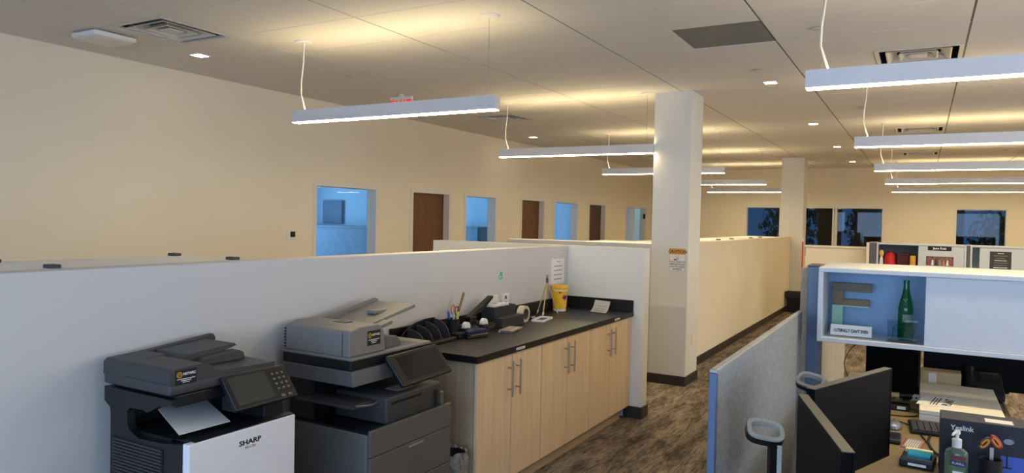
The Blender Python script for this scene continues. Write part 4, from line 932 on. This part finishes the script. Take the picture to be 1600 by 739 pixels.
for i in range(9):
    for j in range(5):
        bm = xf(box(B(), -.012+i*.0218, .007+i*.0218, -.066+j*.027, -.043+j*.027, .016, .0225), KM)
        sub('key', bm, M['p_mid'], t)
t = thing('computer_mouse', (-0.085, 3.90, DZ), 'silver grey computer mouse half hidden by the dark monitor', 'mouse')
mp = lathe(B(), [(.030, 0), (.034, .006), (.032, .020), (.022, .032), (.006, .036)], (0, 0, 0), 20); xf(mp, Matrix.Translation((-0.088, 3.90, DZ)) @ Matrix.Diagonal((1.0, 1.65, 1, 1))); sub('shell', mp, mat('mouse_grey', (128, 130, 140), .3, .3), t, True)
sub('wheel', tube(B(), [(-.091, 3.935, DZ+.030), (-.085, 3.935, DZ+.030)], .008, 10), M['black'], t)
t = thing('power_adapter', (-0.075, 4.32, DZ), 'black power adapter brick with white label on the desk', 'adapter')
sub('brick', box(B(), -.13, -.025, 4.28, 4.345, DZ, DZ+.032, .005), M['black'], t); sub('label', box(B(), -.085, -.045, 4.2795, 4.2802, DZ+.008, DZ+.024), M['paper'], t)
t = thing('webcam', (-0.045, 4.58, DZ), 'small black webcam lying by the white cube on the desk', 'webcam')
sub('body', tube(B(), [(-.08, 4.575, DZ+.022), (-.02, 4.585, DZ+.022)], .018, 12), M['black'], t, True); sub('clip', box(B(), -.065, -.03, 4.55, 4.62, DZ, DZ+.008, .002), M['black'], t)
t = thing('charging_cube', (-0.005, 4.60, DZ), 'small white charging cube behind the black webcam', 'charger')
sub('cube', box(B(), -.012, .016, 4.58, 4.612, DZ, DZ+.032, .003), M['white'], t); sub('port', box(B(), -.004, .008, 4.579, 4.5802, DZ+.012, DZ+.019), M['black'], t)
def cable(pts, label, rad=.0028, m='black'):
    # smooth through points
    P_ = [Vector(p) for p in pts]; out = []
    for i in range(len(P_)-1):
        a, b, c_, d_ = P_[max(i-1, 0)], P_[i], P_[i+1], P_[min(i+2, len(P_)-1)]
        for k in range(6):
            s = k/6; out.append(0.5*((2*b)+(c_-a)*s+(2*a-5*b+4*c_-d_)*s*s+(3*b-a-3*c_+d_)*s**3))
    out.append(P_[-1])
    tag(obj('cable', tube(B(), out, rad, 6), M[m], None, None, True), label, 'cable', 'cables on the desk')
cable([(-.10, 4.57, DZ+.004), (-.15, 4.50, DZ+.004), (-.10, 4.42, DZ+.004), (-.05, 4.40, DZ+.004), (-.06, 4.346, DZ+.014)], 'thin black cable running from the webcam to the adapter brick')
cable([(-.024, 4.31, DZ+.014), (.012, 4.29, DZ+.004), (.005, 4.20, DZ+.004), (-.04, 4.16, DZ+.004), (-.12, 4.14, DZ+.004)], 'black cable looping out of the adapter brick')
cable([(-.07, 3.96, DZ+.02), (-.04, 4.00, DZ+.004), (.0, 3.93, DZ+.004), (.03, 3.80, DZ+.004), (.07, 3.60, DZ+.004)], 'black mouse cable curving across the pale desk', .0035)
cable([(.062, 3.826, DZ+.004), (.055, 3.72, DZ+.004), (.07, 3.58, DZ+.004), (.10, 3.50, DZ+.004)], 'thick black keyboard cable dropping toward the headset box', .006)
cable([(-.37, 4.97, DZ+.004), (-.40, 4.98, DZ+.10), (-.36, 4.99, DZ+.20), (-.30, 5.0, DZ+.23), (-.25, 5.01, DZ+.17), (-.24, 5.02, DZ+.004)], 'thin cable arching up behind the dark monitor under the shelf')
# card with red border
M['cardred'] = mat('card_red', (168, 60, 66), .6); M['cardgrey'] = mat('card_grey', (150, 146, 142), .6, var=.04)
t = thing('info_card', (-0.005, 3.66, DZ), 'grey printed card with red border lying on the desk', 'card')
CM_ = Matrix.Translation((-0.004, 3.655, DZ+.0005)) @ Matrix.Rotation(math.radians(-8), 4, 'Z')
sub('card', xf(box(B(), -.040, .040, -.085, .085, 0, .0015), CM_), M['cardred'], t); sub('face', xf(box(B(), -.033, .033, -.080, .080, .0015, .002), CM_), M['cardgrey'], t)
for i in range(6): sub('print_line', xf(box(B(), -.026+i*.009, -.023+i*.009, -.06, .06, .002, .0023), CM_), M['whiteink'], t)
t = thing('small_case', (-0.085, 3.70, DZ), 'dark red and black lozenge case beside the grey card', 'case')
sub('case', box(B(), -.115, -.052, 3.60, 3.74, DZ, DZ+.022, .008, 3), M['black'], t, True); sub('red_band', box(B(), -.1155, -.0515, 3.63, 3.66, DZ+.006, DZ+.017, .002), M['cardred'], t)
# sticky note holder
t = thing('note_holder', (0.015, 3.36, DZ), 'black sticky note holder with cyan notes and cream pad', 'note holder')
HMx = Matrix.Translation((0.015, 3.36, DZ)) @ Matrix.Rotation(math.radians(-6), 4, 'Z')
sub('holder', xf(box(B(), -.060, .060, -.075, .085, 0, .030, .006), HMx), M['black'], t)
sub('cream_pad', xf(box(B(), -.052, .045, .045, .08, .030, .042), HMx), mat('cream_paper', (236, 224, 180), .8), t)
sub('cyan_pad', xf(box(B(), -.034, .046, -.042, .040, .030, .046), HMx), mat('cyan_paper', (30, 164, 204), .7), t)
sub('front_lip', xf(box(B(), -.050, .058, -.076, -.060, .024, .040, .003), HMx), M['p_mid'], t)
sub('label_strip', xf(box(B(), -.028, .036, -.0772, -.0762, .010, .020), HMx), M['paper'], t)
# headset box
t = thing('headset_box', (0.28, 3.345, DZ), 'dark navy headset carton with blue stripe standing on the desk', 'box')
M['navybox'] = mat('navy_carton', (30, 30, 44), .5, var=.02); M['bluestripe'] = mat('blue_print', (66, 96, 190), .5); M['greytop'] = mat('carton_top', (64, 62, 64), .5)
hx0, hx1, hy0, hy1, hz = 0.087, 0.46, 3.27, 3.42, 0.95
sub('carton', box(B(), hx0, hx1, hy0, hy1, DZ, hz, .0015, 1), M['navybox'], t)
sub('lid_flap', box(B(), hx0+.002, hx1-.002, hy0+.002, hy1-.002, hz, hz+.0012), M['greytop'], t)
sub('address_label', box(B(), 0.235, 0.325, 3.30, 3.36, hz+.0012, hz+.0018), M['paper'], t)
text('maker_lettering', 'Yealink', .0255, M['whiteink'], t, FACE_S((0.158, hy0-.0004, 0.920)), bold=.0006)
sub('stripe', box(B(), 0.285, hx1, hy0-.0008, hy0-.0001, 0.775, 0.838), M['bluestripe'], t)
# printed stand silhouette and headset on the box front
bm = B(); box(bm, .289, .321, hy0-.0014, hy0-.0008, .792, .797); box(bm, .302, .307, hy0-.0014, hy0-.0008, .797, .838); box(bm, .302, .306, hy0-.0008, hy0-.0002, .838, .91); sub('printed_stand', bm, M['ink'], t)
bm = B(); prism(bm, [(.308+.016*math.cos(a), .893+.011*math.sin(a)) for a in [k*math.pi/8 for k in range(16)]], 'y', hy0-.0010, hy0-.0002); sub('printed_headset', bm, mat('print_pale', (150, 154, 170), .5), t)
bm = tube(B(), [(.306+.020*math.cos(a), hy0-.0012, .890+.022*math.sin(a)) for a in [k*math.pi/10 for k in range(-3, 6)]], .0012, 5); sub('printed_band', bm, mat('print_grey', (90, 92, 104), .5), t)
# sanitizer bottle
t = thing('sanitizer_bottle', (0.135, 3.12, DZ), 'clear pump bottle of green hand sanitizer before the headset box', 'bottle')
M['sanit'] = mat('clear_gel', (190, 214, 196), .1, trans=.85, var=.02); M['gel'] = mat('green_gel', (96, 190, 110), .15, trans=.45, var=.03)
sc_ = (0.138, 3.15, DZ)
def flask(rx, ry, prof, c, n=28):
    bm = lathe(B(), prof, (0, 0, 0), n); xf(bm, Matrix.Translation(c) @ Matrix.Diagonal((rx, ry, 1, 1))); return bm
sub('flask', flask(.038, .024, [(.9, 0), (1, .006), (1, .118), (.93, .132), (.62, .142), (.40, .146)], sc_), M['sanit'], t, True)
sub('gel', flask(.0365, .0225, [(.9, .003), (1, .007), (1, .075), (.98, .076)], sc_), M['gel'], t, True)
sub('collar', lathe(B(), [(.016, .146), (.016, .176), (.013, .178)], sc_, 20), M['white'], t, True)
sub('pump_stem', lathe(B(), [(.006, .178), (.006, .196)], sc_, 12), M['white'], t, True)
bm = lathe(B(), [(.009, .194), (.011, .199), (.010, .209)], sc_, 14); tube(bm, [(sc_[0], sc_[1], DZ+.204), (sc_[0]-.012, sc_[1]-.026, DZ+.203), (sc_[0]-.016, sc_[1]-.034, DZ+.196)], .0045, 8); sub('pump_head', bm, M['white'], t, True)
sub('front_label', box(B(), sc_[0]-.020, sc_[0]+.030, sc_[1]-.0252, sc_[1]-.0244, DZ+.082, DZ+.100), mat('label_navy', (40, 40, 96), .5), t)
sub('red_label', box(B(), sc_[0]-.018, sc_[0]+.028, sc_[1]-.0252, sc_[1]-.0244, DZ+.106, DZ+.118), mat('label_maroon', (120, 36, 60), .5), t)
sub('lower_label', box(B(), sc_[0]-.012, sc_[0]+.022, sc_[1]-.0254, sc_[1]-.0244, DZ+.050, DZ+.062), M['paper'], t)
text('maker_lettering', 'PURELL', .012, M['whiteink'], t, FACE_S((sc_[0]+.005, sc_[1]-.0254, DZ+.091)))
# scissors in a black cup
t = thing('tool_cup', (0.235, 3.10, DZ), 'black cup holding scissors before the headset box', 'cup')
sub('cup', lathe(B(), [(.034, 0), (.036, .125), (.033, .125), (.031, .008)], (0.245, 3.14, DZ), 20), M['blackm'], t, True)
t = thing('scissors', (0.245, 3.14, DZ+.012), 'scissors with orange and red looped handles in the black cup', 'scissors')
M['sred'] = mat('red_grip', (186, 44, 36), .4); M['sor'] = mat('orange_grip', (226, 142, 60), .4)
sub('blade', box(B(), .240, .252, 3.138, 3.142, DZ+.012, DZ+.165), M['steel'], t)
for cx_, cz_, mm, m2, tl in ((.224, .178, M['p_mid'], M['sor'], .5), (.258, .188, M['sred'], M['sor'], -.5)):
    lp = lambda k, R: (cx_+R*.62*math.cos(k)*math.cos(tl)-R*math.sin(k)*math.sin(tl)*-1*.9, 3.14, DZ+cz_+R*math.sin(k)*math.cos(tl)+R*.3*math.cos(k)*math.sin(tl))
    h_ = sub('handle', tube(B(), [lp(k*2*math.pi/16, .022) for k in range(17)], .006, 8), mm, t, True)
    sub('grip_liner', tube(B(), [(p[0], p[1]-.004, p[2]) for p in [lp(k*2*math.pi/16, .017) for k in range(17)]], .004, 6), m2, h_, True)
# desk phone under the shelf
t = thing('desk_phone', (0.33, 4.86, DZ), 'black desk phone with curled handset under the shelf box', 'phone')
ph = Matrix.Translation((0.335, 4.895, DZ)) @ Matrix.Rotation(math.radians(8), 4, 'Z')
sub('base', xf(prism(B(), [(-.07, 0), (.07, 0), (.07, .13), (.05, .14), (-.07, .03)], 'x', -.09, .09, .004), ph), M['blackm'], t)
sub('handset', xf(tube(B(), [(-.065, -.06, .06), (-.072, -.03, .085), (-.068, .03, .13), (-.062, .06, .15)], [.026, .018, .018, .026], 10), ph), M['black'], t, True)
sub('display', xf(prism(B(), [(.0, .101), (.0, .1035), (.045, .1395), (.045, .137)], 'x', -.02, .075), ph), M['screen'], t)
cable([(.40, 4.815, DZ+.004), (.408, 4.80, DZ+.004), (.415, 4.75, DZ+.004), (.41, 4.60, DZ+.004), (.395, 4.45, DZ+.004)], 'black curly phone cord beside the grey carton', .004)

# ---------------------------------------------------------------- far cubicles
t = thing('cubicle_panel', (0.6, 12.15, 0), 'grey cubicle panel carrying the far pair of shelf boxes', 'cubicle panel')
sub('fabric', box(B(), -0.66, 1.85, 12.12, 12.18, .02, 1.45, .004), M['fabric'], t); sub('top_cap', box(B(), -0.66, 1.85, 12.118, 12.182, 1.45, 1.462), M['greytrim'], t)
for x, l in ((-.655, 'dark grey post at the aisle end of the far shelf boxes'), (.552, 'dark grey post between the two far shelf boxes')):
    t = thing('panel_post', (x+.04, 11.9, 0), l, 'post'); w_ = .085 if x < 0 else .035
    sub('post', box(B(), x, x+w_, 11.74, 12.115, 0, 1.462, .003), M['postgrey'], t); sub('post_cap', box(B(), x-.001, x+w_+.001, 11.739, 12.116, 1.462, 1.47), M['greytrim'], t)
t = thing('cubicle_panel', (-0.69, 11.9, 0), 'narrow cream panel strip beside the far dark post', 'cubicle panel')
sub('strip', box(B(), -0.695, -0.658, 11.72, 11.97, 0, 1.45, .002, 1), M['wall'], t); sub('top_cap', box(B(), -0.697, -0.657, 11.719, 11.971, 1.45, 1.462), M['wall'], t)
fb = shelf_box(-0.565, 0.548, 11.75, 12.115, 1.061, 1.465, -0.034, 'far white shelf box with name plate and team photo on its door', M['postgrey'], 'shelf boxes')
fb2 = shelf_box(0.59, 1.72, 11.75, 12.115, 1.061, 1.465, 0.70, 'far white shelf box with a dark printed poster on its door', M['lamwhite'], 'shelf boxes')
yd = 11.75+.012
t = thing('name_plate', (.226, yd, 1.366), 'black name plate with white lettering on the far shelf box', 'name plate')
sub('plate', box(B(), .083, .369, yd-.006, yd-.0005, 1.378, 1.437, .001, 1), M['ink'], t); text('lettering', 'Jane Ruiz', .044, M['whiteink'], t, FACE_S((.226, yd-.0064, 1.408)), bold=.0012)
t = thing('team_photo', (.23, yd, 1.17), 'printed group photo taped to the far shelf box door', 'photo')
sub('print', box(B(), .066, .398, yd-.003, yd-.0005, 1.165, 1.296), mat('group_photo_print', (150, 110, 100), .5, scale=28, rgb2=(40, 36, 30)), t)
for i in range(7):
    x = .10+i*.045; sub('printed_figure', prism(B(), [(x-.014, 1.17), (x+.014, 1.17), (x+.011, 1.225), (x+.008, 1.245), (x-.008, 1.245), (x-.011, 1.225)], 'y', yd-.0036, yd-.003), M[('cardred', 'paper', 'navy', 'cardgrey', 'orange', 'paper', 'cardred')[i]], t)
t = thing('poster', (.94, yd, 1.17), 'dark poster with pale text on the second far shelf box', 'poster')
sub('sheet', box(B(), .818, 1.062, yd-.003, yd-.0005, 1.10, 1.392), mat('poster_dark', (58, 58, 60), .6), t)
for i, w_ in enumerate((.07, .16, .10, .14, .17, .15, .16, .12)): sub('text_line', box(B(), .94-w_/2, .94+w_/2, yd-.0035, yd-.003, 1.362-i*.032, 1.371-i*.032), M['inkgrey' if i % 3 else 'whiteink'], t)
# contents of the far open box
FZ = 1.061+.024
t = thing('figurine', (-.503, 11.86, FZ), 'small yellow and white figurine in the far shelf box', 'figurine')
M['figyel'] = mat('figurine_yellow', (222, 190, 110), .5)
bm = lathe(B(), [(.024, 0), (.028, .06), (.024, .13), (.016, .18)], (-.503, 11.86, FZ), 14); sub('torso', bm, M['white'], t, True)
sub('head', lathe(B(), [(.01, .17), (.028, .195), (.034, .225), (.026, .262), (.008, .275)], (-.503, 11.86, FZ), 16), M['figyel'], t, True)
t = thing('red_bag', (-.39, 11.88, FZ), 'bright red rounded bag in the far shelf box', 'bag')
M['brightred'] = mat('bright_red', (200, 24, 40), .5)
sub('bag', lathe(B(), [(.064, 0), (.074, .05), (.072, .14), (.062, .20), (.04, .232), (.015, .24)], (-.392, 11.88, FZ), 18), M['brightred'], t, True)
sub('handle', tube(B(), [(-.42, 11.88, FZ+.22), (-.41, 11.88, FZ+.262), (-.375, 11.88, FZ+.262), (-.365, 11.88, FZ+.22)], .008, 6), M['brightred'], t, True)
t = thing('maroon_box', (-.22, 11.93, FZ), 'maroon gift box with lid in the far shelf box', 'box')
M['maroon'] = mat('maroon_card', (72, 20, 32), .6)
sub('body', box(B(), -.30, -.15, 11.88, 12.04, FZ, FZ+.20, .004), M['maroon'], t); sub('lid', box(B(), -.305, -.145, 11.875, 12.045, FZ+.20, FZ+.235, .004), M['maroon'], t)
t = thing('candle', (-.105, 11.80, FZ), 'orange-yellow pillar candle in the far shelf box', 'candle')
sub('wax', lathe(B(), [(.036, 0), (.038, .01), (.038, .20), (.030, .206)], (-.098, 11.812, FZ), 18), mat('amber_wax', (224, 166, 64), .5), t, True); sub('wick', tube(B(), [(-.098, 11.812, FZ+.204), (-.098, 11.812, FZ+.222)], .003, 5), M['ink'], t)

# ---------------------------------------------------------------- seen through the glass
t = thing('wall_screen', (-8.77, 9.22, 1.55), 'dark wall screen inside the first office behind glass', 'screen')
sub('panel', box(B(), -8.99, -8.55, 9.20, 9.248, 1.56, 1.95, .004), M['wallscr'], t); sub('display', box(B(), -8.975, -8.565, 9.196, 9.2, 1.575, 1.935), M['wallscr'], t)
t = thing('office_credenza', (-8.2, 9.0, 0), 'pale tall credenza inside the first office behind glass', 'credenza')
sub('body', box(B(), -9.2, -7.0, 8.85, 9.24, 0, 1.50), M['credz'], t); sub('top', box(B(), -9.22, -7.28, 8.83, 9.245, 1.50, 1.53, .003), M['credz'], t)
t = thing('office_cabinet', (-8.9, 12.2, 0), 'pale low cabinet inside the second office behind glass', 'cabinet')
sub('body', box(B(), -9.3, -7.6, 12.0, 12.41, 0, 1.50), M['credz'], t); sub('top', box(B(), -9.32, -7.58, 11.98, 12.415, 1.50, 1.53, .003), M['credz'], t)
M['leafg'] = mat('tree_leaf', (70, 140, 96), .8, var=.3, scale=3); M['bark'] = mat('tree_bark', (70, 58, 44), .9)
def tree(x, y, h, r_, label):
    t = thing('tree', (x, y, 0), label, 'tree', 'trees outside the far windows')
    sub('trunk', tube(B(), [(x, y, 0), (x+.05, y, h*.5), (x, y, h*.8)], [.09, .07, .03], 8), M['bark'], t, True)
    bm = B()
    for i in range(900):
        a = random.uniform(0, 6.283); b = random.uniform(-1, 1); q = random.random()**.4*r_
        p = Vector((x+q*math.cos(a)*math.sqrt(1-b*b), y+q*math.sin(a)*math.sqrt(1-b*b), h*.72+q*b*1.1)); e = Euler((random.uniform(0, 6), random.uniform(0, 6), random.uniform(0, 6))).to_matrix(); s = random.uniform(.06, .13)
        bm.faces.new([bm.verts.new(p+e @ Vector(v)) for v in ((-s, 0, 0), (0, -s*.5, 0), (s, 0, 0), (0, s*.5, 0))])
    sub('foliage', bm, M['leafg'], t)['kind'] = 'stuff'
tree(-3.6, 24.2, 2.6, 1.0, 'leafy tree outside the far room, behind the column-side windows')
tree(-1.2, 24.6, 2.2, 0.9, 'leafy tree outside the far room, behind the middle window pair')
tree(2.0, 25.0, 1.9, 0.9, 'low leafy tree outside the far room window over the cubicles')
struct('ground_outside', box(B(), -12, 10, 22.3, 34, -0.12, -0.02), mat('lawn', (60, 80, 60), .9))
